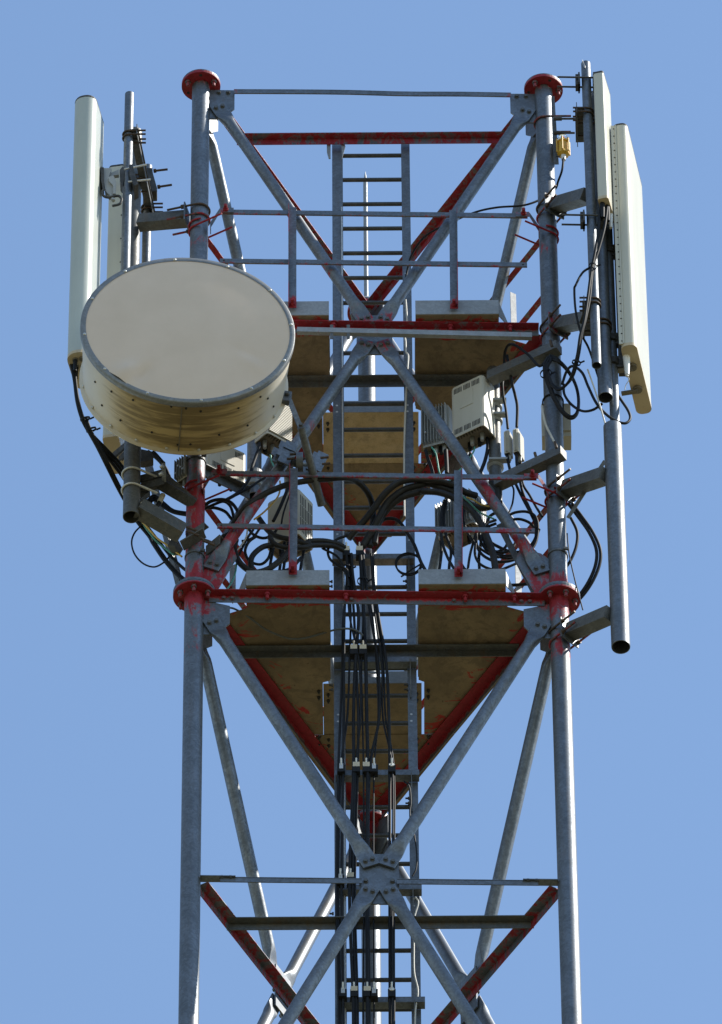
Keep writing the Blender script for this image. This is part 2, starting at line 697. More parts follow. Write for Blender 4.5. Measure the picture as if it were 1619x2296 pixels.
JOINTS = []
for lg in (LL, RR, BB):
    JOINTS += [(at_(lg, 5.8), .16, .9), (at_(lg, Z2 + .05), .30, 1.0), (at_(lg, .6), .35, .5 if lg is LL else .1), (at_(lg, 1.15), .5, .62 if lg is LL else .12),
               (at_(lg, 3.0), .2, .5), (at_(lg, 3.85), .13, .8), (at_(lg, .95), .13, .3), (at_(lg, -.55), .16, .8)]
for a, b in ((LL, RR), (RR, BB), (BB, LL)):
    JOINTS += [(at_((a + b) / 2, Z1), .38, .75), (at_((a + b) / 2, Z3), .25, .22)]


for x, y in ((738, 610), (905, 612), (560, 1190), (618, 1085), (1082, 1085), (1140, 1200), (905, 870), (940, 925), (975, 975), (1010, 1020), (1105, 1120), (1170, 1230), (690, 960), (590, 1140), (530, 1220)):
    JOINTS.append((Y(x * 1.78382, y * 1.78382, -.02), .15, .52))


def paintfn(p):
    s = 0.0
    for c, rad, k in JOINTS:
        d = (p - c).length
        if d < rad * 2:
            s += k * math.exp(-(d / rad) ** 2 * 1.3)
    return min(s, 1.0) * .85 + .06


# legs: one flanged length per section
for lg, nm in ((LL, 'l'), (RR, 'r'), (BB, 'b')):
    up = part('leg', MB().tube(at_(lg, Z2 + .08), at_(lg, 5.748), LR * .985, 24, 46), 'galv', tower, paintfn=paintfn)
    lo = part('leg', MB().tube(at_(lg, -9.0), at_(lg, Z2 + .03), LR * 1.02, 24, 60), 'galv', tower, paintfn=paintfn)
    part('leg', MB().tube(at_(lg, GZ), at_(lg, -9.0), LR * 1.02, 16, 4), 'galv', tower)
    for zb, th, R, prt, kk in ((5.748, .034, .1475, up, 0), (Z2 + .03, .05, .152, lo, 1)):
        m = MB()
        n = 40
        c0 = at_(lg, zb)
        if kk == 0:
            m.lathe(c0, EZ, [(.0, .034), (R, th), (R, 0), (LR, 0)], n, smooth=False)
        else:
            m.lathe(c0, EZ, [(LR, th), (R, th), (R, th / 2 + .002), (R - .004, th / 2 + .002), (R - .004, th / 2 - .002),
                             (R, th / 2 - .002), (R, 0), (LR, 0)], n, smooth=False)
        fl = part('flange', m, 'galv', tower, paint=.0, paintfn=lambda p, z=zb: .95 if p.z < z + .001 else .35)
        rot = {'l': .52, 'r': .95, 'b': .3}[nm]
        nb = 6
        for i in range(nb):
            t = rot + 2 * math.pi * i / nb
            pp = c0 + V((math.cos(t), math.sin(t), 0)) * .113
            if kk == 1 or i in (0, 3, 5) :
                inst('bolt', NUT, fl, frame4(pp + V((0, 0, -.001)), -EZ), .55)
            else:
                hole = MB().tube(pp + V((0, 0, -.0015)), pp + V((0, 0, .0005)), .012, 12)
                part('bolt_hole', hole, 'hollow', fl)

# faces
FACES = [(LL, RR), (RR, BB), (BB, LL)]
F0 = V((RR.x - LL.x, RR.y - LL.y, 0)).normalized()
NF0 = V((F0.y, -F0.x, 0))


def uz(x, y):
    """position on the front face as (distance along from left leg, height)"""
    p = PL(x, y, LL, NF0)
    return (V((p.x, p.y, 0)) - LL).dot(F0), p.z


SIDE = 2.6
cu0, cz0 = uz(878, 443)
nuA, nzA = uz(1458, 1284)
nuB, nzB = uz(1457.6, 1391)
cuB, czB = uz(855, 2266)
cu2, cz2 = uz(852.5, 2502)
n3A, z3A = uz(1474, 3452)
n3B, z3B = uz(1475, 3576)
dA = SIDE / 2 - nuA
d3 = SIDE / 2 - n3A


def brace(a, b, nrm, parent, r=.043):
    """round tube with both ends squashed flat and bolted on"""
    d = (b - a).normalized()
    side = d.cross(nrm).normalized()
    L = (b - a).length
    wf, tf = .062, .0075
    rings = []
    st = [-.055, -.05, .0, .05, .075, .10, .13, .16, .2, .25]
    ss = st + [.25 + (L - .5) * k / 14 for k in range(1, 14)] + [L - s for s in reversed(st)]
    m = MB()
    for s in ss:
        e = min(s, L - s)
        u = min(1, max(0, (e - .06) / .15))
        u = u * u * (3 - 2 * u)
        rx, ry, pw = wf + (r - wf) * u, tf + (r - tf) * u, 2 + 6 * (1 - u)
        rings.append(m.ring(a + d * s + nrm * (.022 + .004 * u), side, nrm, rx, ry, 20, pw))
    m.loft(rings)
    br = part('brace', m, 'galv', parent, paintfn=paintfn)
    for e, sgn in ((a, 1), (b, -1)):
        for k in (-1, 1):
            inst('bolt', HEX, br, frame4(e + d * (-.005 * sgn) + side * k * .027 + nrm * .0295, nrm), .35)
    return br


for fi, (a, b) in enumerate(FACES):
    f = V((b.x - a.x, b.y - a.y, 0)).normalized()
    n = V((f.y, -f.x, 0))
    if n.dot(a - CEN) < 0:
        n = -n
    P = lambda u, z, off=0: V((a.x, a.y, 0)) + f * u + V((0, 0, z)) + n * off
    # gusset plates at the legs
    for zt, zb, wd, nm in ((5.745, cz0 - .1, .255, 'top'), (-.035, cz2 - .1, .255, 'mid')):
        for sgn in (0, 1):
            g_ = (lambda u, z, s=sgn: P(SIDE - u if s else u, z, -.006))
            poly = [g_(LR * .9, zt), g_(wd, zt - (.06 if nm == 'top' else .06)), g_(wd, zb + .12), g_(wd * .84, zb + .07), g_(LR + .09, zb), g_(LR * .9, zb)]
            if nm == 'top':
                poly = [g_(LR * .9, zt - .04), g_(wd, zt - .04)] + poly[2:]
            pl = part('gusset_plate', MB().prism(poly, n * .012), 'galv', tower, paintfn=lambda p: paintfn(p) * .75)
            if nm == 'top':
                for u in (.135, .205):
                    inst('bolt', HEX, pl, frame4(P(SIDE - u if sgn else u, zt - .075, .0065), n), .35)
    # lower gussets standing on the flange
    for sgn in (0, 1):
        g_ = (lambda u, z, s=sgn: P(SIDE - u if s else u, z, -.006))
        poly = [g_(LR * .9, .06), g_(.16, .06), g_(.30, .42), g_(.27, .56), g_(.12, .50), g_(LR * .9, .44)]
        part('gusset_plate', MB().prism(poly, n * .012), 'galv', tower, paint=.15, paintfn=lambda p: paintfn(p) * .7)
    # centre plates
    for zc, hw, za, zb in ((Z1, .132, nzA + .06, nzB - .075), (Z3, .137 if fi == 0 else .105, z3A + (.085 if fi == 0 else .05), z3B - (.1 if fi == 0 else .05))):
        poly = [P(SIDE / 2 - hw, za, -.006), P(SIDE / 2 + hw, za, -.006), P(SIDE / 2 + hw, zb, -.006), P(SIDE / 2 - hw, zb, -.006)]
        pl = part('centre_plate', MB().prism(poly, n * .012), 'galv', tower, paintfn=lambda p: paintfn(p) * .45)
        if zc == Z3:
            for s in (-1, 1):
                inst('bolt', HEX, pl, frame4(P(SIDE / 2 + s * .092, Z3 + .0, .0065), n), .4)
    # X braces
    for s in (0, 1):
        m_ = (lambda u: SIDE - u if s else u)
        brace(P(m_(cu0), cz0), P(m_(SIDE / 2 - dA), nzA), n, tower)
        brace(P(m_(SIDE / 2 - dA), nzB), P(m_(cuB), czB), n, tower)
        brace(P(m_(cu2), cz2), P(m_(SIDE / 2 - d3), z3A), n, tower, .046)
        brace(P(m_(SIDE / 2 - d3), z3B), P(m_(cu2), Z4 + (czB - Z2)), n, tower, .046)
    # horizontals
    if fi == 0:
        m = MB()
        pts = [P(.25 + (SIDE - .5) * k / 12, Z0 - .012 * math.exp(-((k - 7.4) / 1.8) ** 2) + .010 * math.sin(k / 12 * math.pi) , .012) for k in range(13)]
        for i in range(12):
            m.bar(pts[i], pts[i + 1] + f * .0005, .006, .044, n)
        for i in range(12):
            m.bar(pts[i] + V((0, 0, -.021)) + n * .018, pts[i + 1] + V((0, 0, -.021)) + n * .018, .044, .006, n)
        bm_ = part('top_strut', m, 'galv', tower, paint=.0, paintfn=lambda p: .16 + .4 * math.exp(-((abs(p.x) - 1.05) / .12) ** 2))
        for k in (.9, 1.16, 1.34, 1.6):
            part('bolt_hole', MB().tube(P(k, Z0, .0147), P(k, Z0, .0157), .008, 8), 'hollow', bm_)
    else:
        m = MB().angle(P(.14, Z0 + .035, -.008), P(SIDE - .14, Z0 + .035, -.008), -EZ, -n, .075, .075)
        part('horizontal_beam', m, 'galv', tower, paint=.62)
    for zc, zt in ((Z1, .055), (Z2, .05)):
        if fi == 0:
            u0, u1 = (.105, SIDE - .105) if zc == Z2 else (.20, SIDE - .09)
        else:
            u0, u1 = (.18, SIDE - .18) if zc == Z2 else (.075, SIDE - .075)
        m = MB()
        nseg = 14
        for k in range(nseg):
            ua, ub = u0 + (u1 - u0) * k / nseg, u0 + (u1 - u0) * (k + 1) / nseg
            if fi == 0:
                m.angle(P(ua, zc + zt - .012, .0075), P(ub, zc + zt - .012, .0075), -EZ, n, .072, .068, .007)
            else:
                m.angle(P(ua, zc + zt - .012, -.0075), P(ub, zc + zt - .012, -.0075), -EZ, -n, .082, .082, .007)
        bm_ = part('horizontal_beam', m, 'galv', tower, paint=(.24 if zc == Z2 else .2) if fi == 0 else .36,
                   paintfn=lambda p, zz=zc + zt - .021: (.5 if p.z > zz else .0))
        if fi == 0:
            for k in ((.52, 1.08, 1.93, 2.28) if zc == Z2 else (.6, 1.0, 1.86, 2.3)):
                inst('bolt', NUT, bm_, frame4(P(k, zc + zt - .02, .045), -EZ), .8)
            if zc == Z2:
                for k in (.21, .27, SIDE - .21, SIDE - .27, 1.12, 1.85):
                    inst('bolt', HEX, bm_, frame4(P(k, zc, .0146), n), .55)
    # strut across the lower centre plate, in two halves on leg tabs
    if fi == 0:
        for s in (0, 1):
            m_ = (lambda u: SIDE - u if s else u)
            m = MB().bar(P(m_(.205), Z3, .010), P(m_(SIDE / 2 - .12), Z3, .010), .006, .05, n)
            m.bar(P(m_(.205), Z3 - .024, .03), P(m_(SIDE / 2 - .12), Z3 - .024, .03), .04, .005, n)
            st_ = part('horizontal_strut', m, 'galv', tower, paint=.1)
            part('bolt_hole', MB().tube(P(m_(1.02), Z3, .0127), P(m_(1.02), Z3, .0142), .009, 8), 'hollow', st_)
            tb = part('leg_tab', MB().bar(P(m_(LR * .95), Z3 - .002, .019), P(m_(.31), Z3 - .002, .019), .007, .062, n), 'galv', tower, paint=.3)
            for u in (.215, .275):
                inst('bolt', HEX, tb, frame4(P(m_(u), Z3, .0232), n), .3)
    else:
        m = MB().angle(P(.095, Z3 + .03, -.0085), P(SIDE - .095, Z3 + .03, -.0085), -EZ, -n, .078, .078)
        part('horizontal_strut', m, 'galv', tower, paint=.56)
    # next level down, below the picture
    m = MB().angle(P(.1, Z4 + .03, .007), P(SIDE - .1, Z4 + .03, .007), -EZ, n, .07, .065)
    part('horizontal_beam', m, 'galv', tower, paint=.3)

# inner tie bars joining the side beams
for zc, yy, prt in ((Z0, .40, .62), (Z1, .445, .05), (Z2, .445, .05), (Z3, .36, .0)):
    t = (yy - LL.y) / (BB.y - LL.y)
    xa = LL.x + (BB.x - LL.x) * t + .03
    t = (yy - RR.y) / (BB.y - RR.y)
    xb = RR.x + (BB.x - RR.x) * t - .03
    m = MB().angle(V((xa, yy + .06, zc + .03)), V((xb, yy + .06, zc + .03)), -EZ, -EY, .066, .066, .007)
    part('tie_bar', m, 'galv_dark' if prt < .4 else 'galv', tower, paint=prt, grime=.35)

# ================================================================ LADDER
ly = .52
lx0, lx1 = Y(1350, 900, ly).x, Y(1626, 900, ly).x
lad = thing('ladder', 'galvanized fixed ladder climbing the middle of the mast', 'ladder', V(((lx0 + lx1) / 2, ly, GZ)))
ztop = Y(1350, 574, ly).z
for s, xx, wd in ((-1, lx0, .078), (1, lx1, .062)):
    m = MB()
    hw = wd / 2
    for za, zb in ((ztop, .1), (.1, -9.0)):
        m.bar(V((xx, ly, zb)), V((xx, ly, za)), wd, .006, V((0, -1, 0)))
    m.bar(V((xx - s * (hw + .0), ly + .025, -9.0)), V((xx - s * (hw + .0), ly + .025, ztop)), .006, .055, V((0, -1, 0)))
    r_ = part('rail', m, 'galv', lad, paint=.06, grime=.1)
    for zz in (4.12, 2.62, 1.2, .55, -.72, -2.6, -4.05):
        for k in (0, .07):
            part('rail_hole', MB().tube(V((xx - .01, ly - .0045, zz + k)), V((xx - .01, ly - .0035, zz + k)), .009, 8), 'zinc', r_)
    part('rail', MB().bar(V((xx, ly, GZ)), V((xx, ly, -9.0)), wd, .006, V((0, -1, 0))), 'galv', lad)
rg = MB().tube(V((lx0 + .035, ly + .02, 0)), V((lx1 - .03, ly + .02, 0)), .0165, 10)
RUNG = shared('rung', rg, 'rungsteel')
zz = 5.606
while zz > -9:
    inst('rung', RUNG, lad, Matrix.Translation(V((0, 0, zz))))
    zz -= .2875
# top end plates and bolts
m = MB()
m.prism([q('B', 497, 605, .47), q('B', 522, 605, .47), q('B', 522, 700, .47), q('B', 510, 700, .47), q('B', 498, 660, .47)], V((0, .01, 0)))
m.prism([q('B', 590, 600, .47), q('B', 612, 605, .47), q('B', 618, 625, .47), q('B', 596, 700, .47)], V((0, .01, 0)))
pieces('top_bracket', m, 'sheet', lad, grime=.4)
# cable rests bolted across the ladder, and side stays
for yv, xa, xb in ((2234, 1329, 1655), (2646, 1336, 1667), (3098, 1342, 1677), (3555, 1348, 1687), (4006, 1355, 1700)):
    a, b = Y(xa, yv - 18, .44), Y(xb, yv - 18, .44)
    m = MB().angle(a - EZ * .052, V((b.x, b.y, a.z - .052)), EZ, EY, .052, .070, .006)
    br = part('cable_rest', m, 'galv', lad, paint=.05, grime=.1)
    m = MB().bar(V((lx1 - .015, .45, a.z - .03)), V((lx1 - .012, .51, a.z - .36)), .006, .03)
    part('rest_stay', m, 'galv_dark', br)
    for k in (0, 1):
        inst('bolt', SMALL, br, frame4(V((lx0 - .045, .51, a.z - .22 - .05 * k)), -EX))
        inst('bolt', SMALL, br, frame4(V((lx1 - .03, .51, a.z - .22 - .05 * k)), -EX))
# fall-arrest wire rope running beside the left rail
xw = Y(1367, 900, .5).x
m = MB().path([V((xw, .50, 4.95)), V((xw, .50, -9))], .0055, 6)
tag(part('safety_wire', m, 'zinc'), 'thin twisted wire rope running down beside the left ladder rail', 'wire rope')
# thin lead running inside the right rail, wobbling
pts = [q('i', 1205, 480, .47), q('i', 1215, 600, .48), q('i', 1222, 760, .48), q('i', 1190, 900, .48), q('i', 1205, 1020, .48),
       q('i', 1212, 1150, .48), q('i', 1240, 1220, .48), q('i', 1225, 1440, .48), q('E', 1010, 640, .48), q('E', 1000, 900, .48), q('E', 998, 1100, .48), q('E', 1000, 1400, .48)]
tag(part('earth_lead', MB().path(catmull(pts), .007, 6), 'wcable'), 'pale lead wandering along the right ladder rail at the upper deck', 'cable')
pts = [q('K', 840, 250, .45), q('K', 885, 300, .45), q('K', 898, 420, .45), q('K', 890, 520, .45), q('K', 925, 690, .45), q('K', 945, 840, .45), q('K', 940, 960, .45), q('K', 910, 1020, .45)]
tag(part('earth_lead', MB().path(catmull(pts), .006, 6), 'rubber'), 'thin black lead curving beside the right ladder rail above the lower centre plate', 'cable')
pts = [q('K', 935, 1190, .45), q('K', 958, 1240, .45), q('K', 925, 1370, .45), q('K', 922, 1600, .45), q('K', 925, 1800, .45), q('K', 955, 1950, .45), q('K', 935, 2100, .45), q('K', 930, 2300, .45)]
tag(part('earth_lead', MB().path(catmull(pts), .006, 6), 'wcable'), 'pale strap hanging along the right ladder rail at the bottom', 'cable')

# lightning rod on the rear leg
tip = V((BB.x, BB.y, Y(1450, 687, BB.y).z))
m = MB().tube(at_(BB, 5.78), V((BB.x, BB.y, tip.z - .14)), .0175, 12)
m.tube(V((BB.x, BB.y, tip.z - .14)), V((BB.x, BB.y, tip.z - .05)), .0175, 12, r1=.008)
m.tube(V((BB.x, BB.y, tip.z - .05)), tip, .008, 10, r1=.002)
m.lathe(at_(BB, 5.783), EZ, [(.0, .13), (.045, .13), (.062, .10), (.062, 0)], 20)
tag(part('lightning_rod', m, 'sheet'), 'pointed lightning rod rising from the rear leg behind the ladder', 'lightning rod')

# ================================================================ DECKS
def lift(pts, z, dz):
    return [V((p.x, p.y, z)) for p in pts]


def deck_paint(edge):
    def fn(p):
        s = 0
        for a, b, k in edge:
            ab = b - a
            t = max(0, min(1, (p - a).dot(ab) / ab.dot(ab)))
            d = (p - (a + ab * t)).length
            s = max(s, k * math.exp(-(d / .16) ** 2))
        return s
    return fn


def grid_plate(poly, z, th, n=26):
    """plan polygon meshed finely enough to carry paint marks; bottom face at z"""
    
    m = MB()
    P = [V((p.x, p.y, z)) for p in poly]
    m.prism(P, V((0, 0, th)))
    return m


def subdiv(mb, times):
    """splits the big faces so that painted edges have vertices to live on"""
    import bmesh
    from mathutils.geometry import tessellate_polygon
    bm = bmesh.new()
    vs = [bm.verts.new(p) for p in mb.v]
    for f in mb.f:
        for tri in tessellate_polygon([[mb.v[i] for i in f]]):
            try:
                bm.faces.new([vs[f[i]] for i in tri])
            except ValueError:
                pass
    for _ in range(times):
        bmesh.ops.subdivide_edges(bm, edges=bm.edges[:], cuts=1, use_grid_fill=True)
        bmesh.ops.triangulate(bm, faces=[f for f in bm.faces if len(f.verts) > 3])
    bm.verts.index_update()
    out = MB()
    out.add([v.co.copy() for v in bm.verts], [[v.index for v in f.verts] for f in bm.faces])
    bm.free()
    return out


def along(a, b, t, off=0.0, z=0.0):
    d = (b - a).normalized()
    n = V((d.y, -d.x, 0))
    if n.dot(a - CEN) < 0:
        n = -n
    return a + (b - a) * t + n * off + V((0, 0, z))


def build_deck(zb, lab, cx0, cx1, hy, lip, fr_left, fr_right, hatch_mat, side_lip):
    """zb = underside level; cx0..cx1 ladder opening; hy = front edge of the rear hatch"""
    t = thing('work_platform', lab, 'platform', V((CEN.x, CEN.y, zb)))
    fy0 = lambda x: LL.y + (x - LL.x) * (RR.y - LL.y) / (RR.x - LL.x)
    rear_y = 2.08
    lw = lambda y: along(LL, BB, (y - LL.y) / (BB.y - LL.y), .07).x
    rw = lambda y: along(RR, BB, (y - RR.y) / (BB.y - RR.y), .07).x
    xl0, xr0 = fr_left, fr_right
    front = -.115
    gx0, gx1 = cx0 - .055, cx1 + .04
    left = [V((xl0, front, 0)), V((cx0, front, 0)), V((cx0, hy, 0)), V((gx0, hy + .02, 0)), V((gx0, 1.34, 0)), V((lw(1.34), 1.34, 0)), V((lw(.22), .22, 0)), V((xl0, .1, 0))]
    right = [V((xr0, front, 0)), V((xr0, .1, 0)), V((rw(.22), .22, 0)), V((rw(1.34), 1.34, 0)), V((gx1, 1.34, 0)), V((gx1, hy + .02, 0)), V((cx1, hy, 0)), V((cx1, front, 0))]
    fe = deck_paint([(along(LL, RR, 0, 0, zb), along(LL, RR, 1, 0, zb), .95), (along(LL, BB, 0, -.12, zb), along(LL, BB, 1, -.12, zb), .60),
                     (along(RR, BB, 0, -.12, zb), along(RR, BB, 1, -.12, zb), .62)])
    for nm, poly, xs in (('l', left, (xl0, cx0)), ('r', right, (cx1, xr0))):
        dk = part('deck_plate', subdiv(grid_plate(poly, zb, .005), 4), 'deck', t, paintfn=fe)
        # upturned front lip
        m = MB()
        m.box(V(((xs[0] + xs[1]) / 2, front - .0025, zb + .005 + lip / 2)), EX * (xs[1] - xs[0]) / 2, EY * .0025, EZ * lip / 2)
        part('toe_board', m, 'sheet', t, paint=.0, attrs=None, paintfn=lambda p: .16)
        # folded lip beside the ladder opening
        xx = cx0 if nm == 'l' else cx1
        m = MB().box(V((xx + (.0025 if nm == 'l' else -.0025), (front + .2 + hy) / 2, zb + .05)), EX * .0025, EY * (hy - front - .25) / 2, EZ * .045)
        part('opening_lip', m, 'sheet', t)
        # end lip next to the leg, cut to a slope
        sx = -1 if nm == 'l' else 1
        x0 = xs[0] if nm == 'l' else xs[1]
        m = MB().prism([V((x0 + sx * .003, front + .02, zb + .008)), V((x0 + sx * .003, front + .02, zb + .008 + lip)), V((x0 + sx * .085, front + .14, zb + .008))], V((-sx * .004, .003, 0)))
        part('end_lip', m, 'sheet', t)
        # side lip along the outer beam
        w_ = lw if nm == 'l' else rw
        a, b = V((w_(.25), .25, zb)), V((w_(1.3), 1.3, zb))
        m = MB().bar(a.lerp(b, .02) + V((0, 0, .04)), b + V((0, 0, .04)), .005, .07, EZ)
        part('side_lip', m, 'deck', t)
        # bolts and washers along the hatch seam
        gx = gx0 - .03 if nm == 'l' else gx1 + .03
        for yy in (hy + .1, hy + .16, hy + .55, hy + .61):
            inst('bolt', SMALL, dk, frame4(V((gx, yy, zb - .001)), -EZ))
    # rear hatch behind the ladder
    hx0, hx1 = gx0 + .003, gx1 - .018
    hy1 = 1.36
    m = grid_plate([V((hx0, hy + .04, 0)), V((hx1, hy + .04, 0)), V((hx1, hy1, 0)), V((hx0, hy1, 0))], zb + .0062, .005)
    h = part('hatch_plate', subdiv(m, 3), hatch_mat, t, paintfn=lambda p: .0)
    for sx in (hx0 + .035, hx1 - .035):
        for yy in (hy + .14, hy + .2, hy + .58, hy + .64):
            inst('bolt', SMALL, h, frame4(V((sx, yy, zb + .0060)), -EZ))
    # hatch front lip with a grip slot
    za, zt_ = zb + .008, zb + .135
    x0, x1 = cx0 + .05, cx1 - .05
    yb = hy + .04
    xm = (x0 + x1) / 2
    m = MB()
    m.box(V(((x0 + xm - .095) / 2, yb, (za + zt_) / 2)), EX * (xm - .095 - x0) / 2, EY * .0025, EZ * (zt_ - za) / 2)
    m.box(V(((x1 + xm + .095) / 2, yb, (za + zt_) / 2)), EX * (x1 - xm - .095) / 2, EY * .0025, EZ * (zt_ - za) / 2)
    m.box(V((xm, yb, (za + zt_ - .06) / 2)), EX * .095, EY * .0025, EZ * (zt_ - za - .06) / 2)
    m.box(V((xm, yb, zt_ - .012)), EX * .095, EY * .0025, EZ * .012)
    part('hatch_lip', m, 'sheet', h, paintfn=lambda p: .0)
    # rear plate up to the back leg
    poly = [V((lw(1.345), 1.345, 0)), V((rw(1.345), 1.345, 0)), V((rw(rear_y) + .01, rear_y, 0)), V((lw(rear_y) - .01, rear_y, 0))]
    part('rear_plate', subdiv(grid_plate(poly, zb, .005), 4), 'deck', t, paintfn=fe)
    return t


zd1, zd2 = Z1 + .0555, Z2 + .0505
cx0u, cx1u = Z(1318, 1480, zd1).x, Z(1662, 1480, zd1).x
cx0d, cx1d = Z(1320, 2540, zd2).x, Z(1674, 2540, zd2).x
hyu = Z(1500, 1660, zd1).y - .06
hyd = Z(1500, 2745, zd2).y - .06
build_deck(zd1, 'upper work platform with two brown deck plates and a yellowish hatch coloured as lit from below behind the ladder', cx0u, cx1u, hyu, .155,
           Z(1090, 1330, zd1).x, Z(1995, 1330, zd1).x, 'hatch', True)
build_deck(zd2, 'lower work platform with dirty brown deck plates and a dull hatch behind the cables', cx0d, cx1d, hyd, .155,
           Z(985, 2380, zd2).x, Z(2023, 2380, zd2).x, 'deck', True)


# ================================================================ GUARD RAILS
def ubolt(m, c, out, r, ln, rod=.007, n=8):
    """rod bent round a pipe of radius r at c, both legs running ln along 'out'"""
    s = out.cross(EZ).normalized()
    pts = [c + s * (r + rod) + out * ln]
    for i in range(13):
        a = -math.pi * i / 12
        pts.append(c + s * (r + rod) * math.cos(a) + out * (r + rod) * math.sin(a))
    pts.append(c - s * (r + rod) + out * ln)
    m.path(pts, rod, n)


def front_rail(lab, ytop, ymid, posts, xends, xmid, toe_y, legs_y, paint):
    t = thing('guard_rail', lab, 'guard rail', V((CEN.x, -.16, Y(1500, ymid[0], -.16).z)), 'front guard rails of the two platforms')
    d = -.135
    th = .047
    for (xa, ya), (xb, yb), nm in (((xends[0], ytop[0]), (xends[1], ytop[1]), 'top_rail'), ((xmid[0], ymid[0]), (xmid[1], ymid[1]), 'mid_rail')):
        a, b = Y(xa, ya, d), Y(xb, yb, d + .03)
        m = MB()
        n = 16
        for k in range(n):
            m.angle(a.lerp(b, k / n) + V((0, 0, -th / 2)), a.lerp(b, (k + 1) / n) + V((0, 0, -th / 2)), EZ, EY, th, .013, .005)
        r_ = part(nm, m, 'galv', t, paint=paint, paintfn=lambda p, z0=a.z: (.42 if p.z < z0 - .0147 else .0))
        for e, s in ((a, 1), (b, -1)):
            part('bolt_hole', MB().tube(e + V((.03 * s, -.0006, .0)), e + V((.03 * s, -.0016, 0)), .008, 8), 'hollow', r_)
    for xp0, xp1, yt, yb in posts:
        a, b = Y(xp0, yt, d - .012), Y(xp1, yb, d - .012)
        m = MB()
        wd = .057
        n = 12
        for k in range(n):
            p0, p1 = a.lerp(b, k / n), a.lerp(b, (k + 1) / n)
            m.bar(p0, p1, wd, .005, V((0, -1, 0)))
            sx = 1 if xp0 > 1500 else -1
            m.bar(p0 + V((sx * wd / 2, -.0255, 0)), p1 + V((sx * wd / 2, -.0255, 0)), .005, .044, V((0, -1, 0)))
        po = part('post', m, 'galv', t, paint=paint + .08, paintfn=lambda p, b=b, y=a.y: (.4 if p.y < y - .003 else .0) + .7 * math.exp(-((p - b).length / .15) ** 2))
        inst('bolt', NUT, po, frame4(b + V((0, -.004, .03)), -EY), .9)
    # clamped straps at both ends of the top rail
    for lg, (xa, ya), s, ly_ in ((LL, (xends[0], ytop[0]), -1, legs_y[0]), (RR, (xends[1], ytop[1]), 1, legs_y[1])):
        e = Y(xa, ya, d + (.03 if s > 0 else 0))
        c = at_(lg, e.z - .10)
        m = MB()
        pt = lambda k, h, yy: e + V((s * k, yy, h))
        m.prism([pt(-.09, -.026, -.008), pt(-.09, .026, -.008), pt(.012, .026, -.008), pt(.012, -.026, -.008)], V((0, -.006, 0)))
        m.prism([pt(.0125, .026, -.008), pt(.0125, -.026, -.008), pt(.085, -.165, .03), pt(.085, -.095, .03)], V((0, -.006, -.002)))
        m.prism([pt(.0855, -.095, .03), pt(.0855, -.165, .03), pt(.085, -.175, .075), pt(.085, -.105, .075)], V((s * -.006, 0, 0)))
        st = part('end_strap', m, 'galv', t, paint=paint + .42)
        inst('bolt', NUT, st, frame4(e + V((-s * .03, -.010, 0)), -EY), .9)
        m = MB()
        ubolt(m, c + V((0, 0, -.02)), V((-s * .80, -.45, 0)).normalized(), LR, .24, .0075)
        ubolt(m, c + V((0, 0, .05)), V((-s * .98, -.2, 0)).normalized(), LR, .03, .0075)
        pieces('u_bolt', m, 'rust', t, paint=.95)
    return t


gr = [((497, 477), (1180, 483), (493, 582), (1181, 592)), ((480, 1060), (1200, 1068), (488, 1180), (1198, 1189))]
K_ = 1.78382
front_rail('front guard rail of the upper platform, two rails between a pair of posts',
           ((474 * K_), (483 * K_)), ((584 * K_), (593 * K_)),
           [(656 * K_, 656 * K_, 465 * K_, 690 * K_), (1016 * K_, 1018 * K_, 472 * K_, 692 * K_)],
           (497 * K_, 1183 * K_), (493 * K_, 1182 * K_), 0, (0, 0), .06)
front_rail('front guard rail of the lower platform, redder, with thick black conduits behind it',
           ((1060 * K_), (1070 * K_)), ((1178 * K_), (1189 * K_)),
           [(659 * K_, 657 * K_, 1050 * K_, 1288 * K_), (1027 * K_, 1028 * K_, 1055 * K_, 1293 * K_)],
           (482 * K_, 1203 * K_), (487 * K_, 1199 * K_), 0, (0, 0), .16)


def side_rail(lg, pxy, pxy2, lab, post_px, paint):
    """rails from a front leg back to the rear leg"""
    t = thing('side_rail', lab, 'guard rail', at_(lg, 0), 'side guard rails of the two platforms')
    off = .11
    d = (BB - lg).normalized()
    n = V((d.y, -d.x, 0))
    if n.dot(lg - CEN) < 0:
        n = -n
    for (x, y), nm in ((pxy, 'top_rail'), (pxy2, 'mid_rail')):
        p = PL(x, y, lg + n * off, n)
        a = V((lg.x, lg.y, p.z)) + n * off + d * .05
        b = V((BB.x, BB.y, p.z)) + n * off - d * .05
        m = MB().angle(a, b, EZ, -n, .045, .045, .005)
        part(nm, m, 'galv', t, paint=paint)
    for xp, yt, yb in post_px:
        p = PL(xp, yt, lg + n * (off - .02), n)
        z0 = PL(xp, yb, lg + n * (off - .02), n).z
        m = MB().angle(V((p.x, p.y, z0)), p, d, -n, .05, .05, .005)
        part('post', m, 'sheet', t, paint=.35)
    return t


side_rail(RR, (1150 * K_, 627 * K_), (1190 * K_, 711 * K_), 'red side guard rail of the upper platform behind the right leg', [(1157 * K_, 660 * K_, 737 * K_)], .6)
side_rail(LL, (482 * K_, 574 * K_), (482 * K_, 690 * K_), 'red side guard rail of the upper platform behind the dish', [], .7)
side_rail(RR, (1205 * K_, 1176 * K_), (1150 * K_, 1345 * K_), 'red side guard rail of the lower platform behind the right leg', [(1168 * K_, 1250 * K_, 1335 * K_)], .65)
side_rail(LL, (485 * K_, 1178 * K_), (515 * K_, 1330 * K_), 'red side guard rail of the lower platform behind the left leg', [(515 * K_, 1270 * K_, 1345 * K_)], .65)

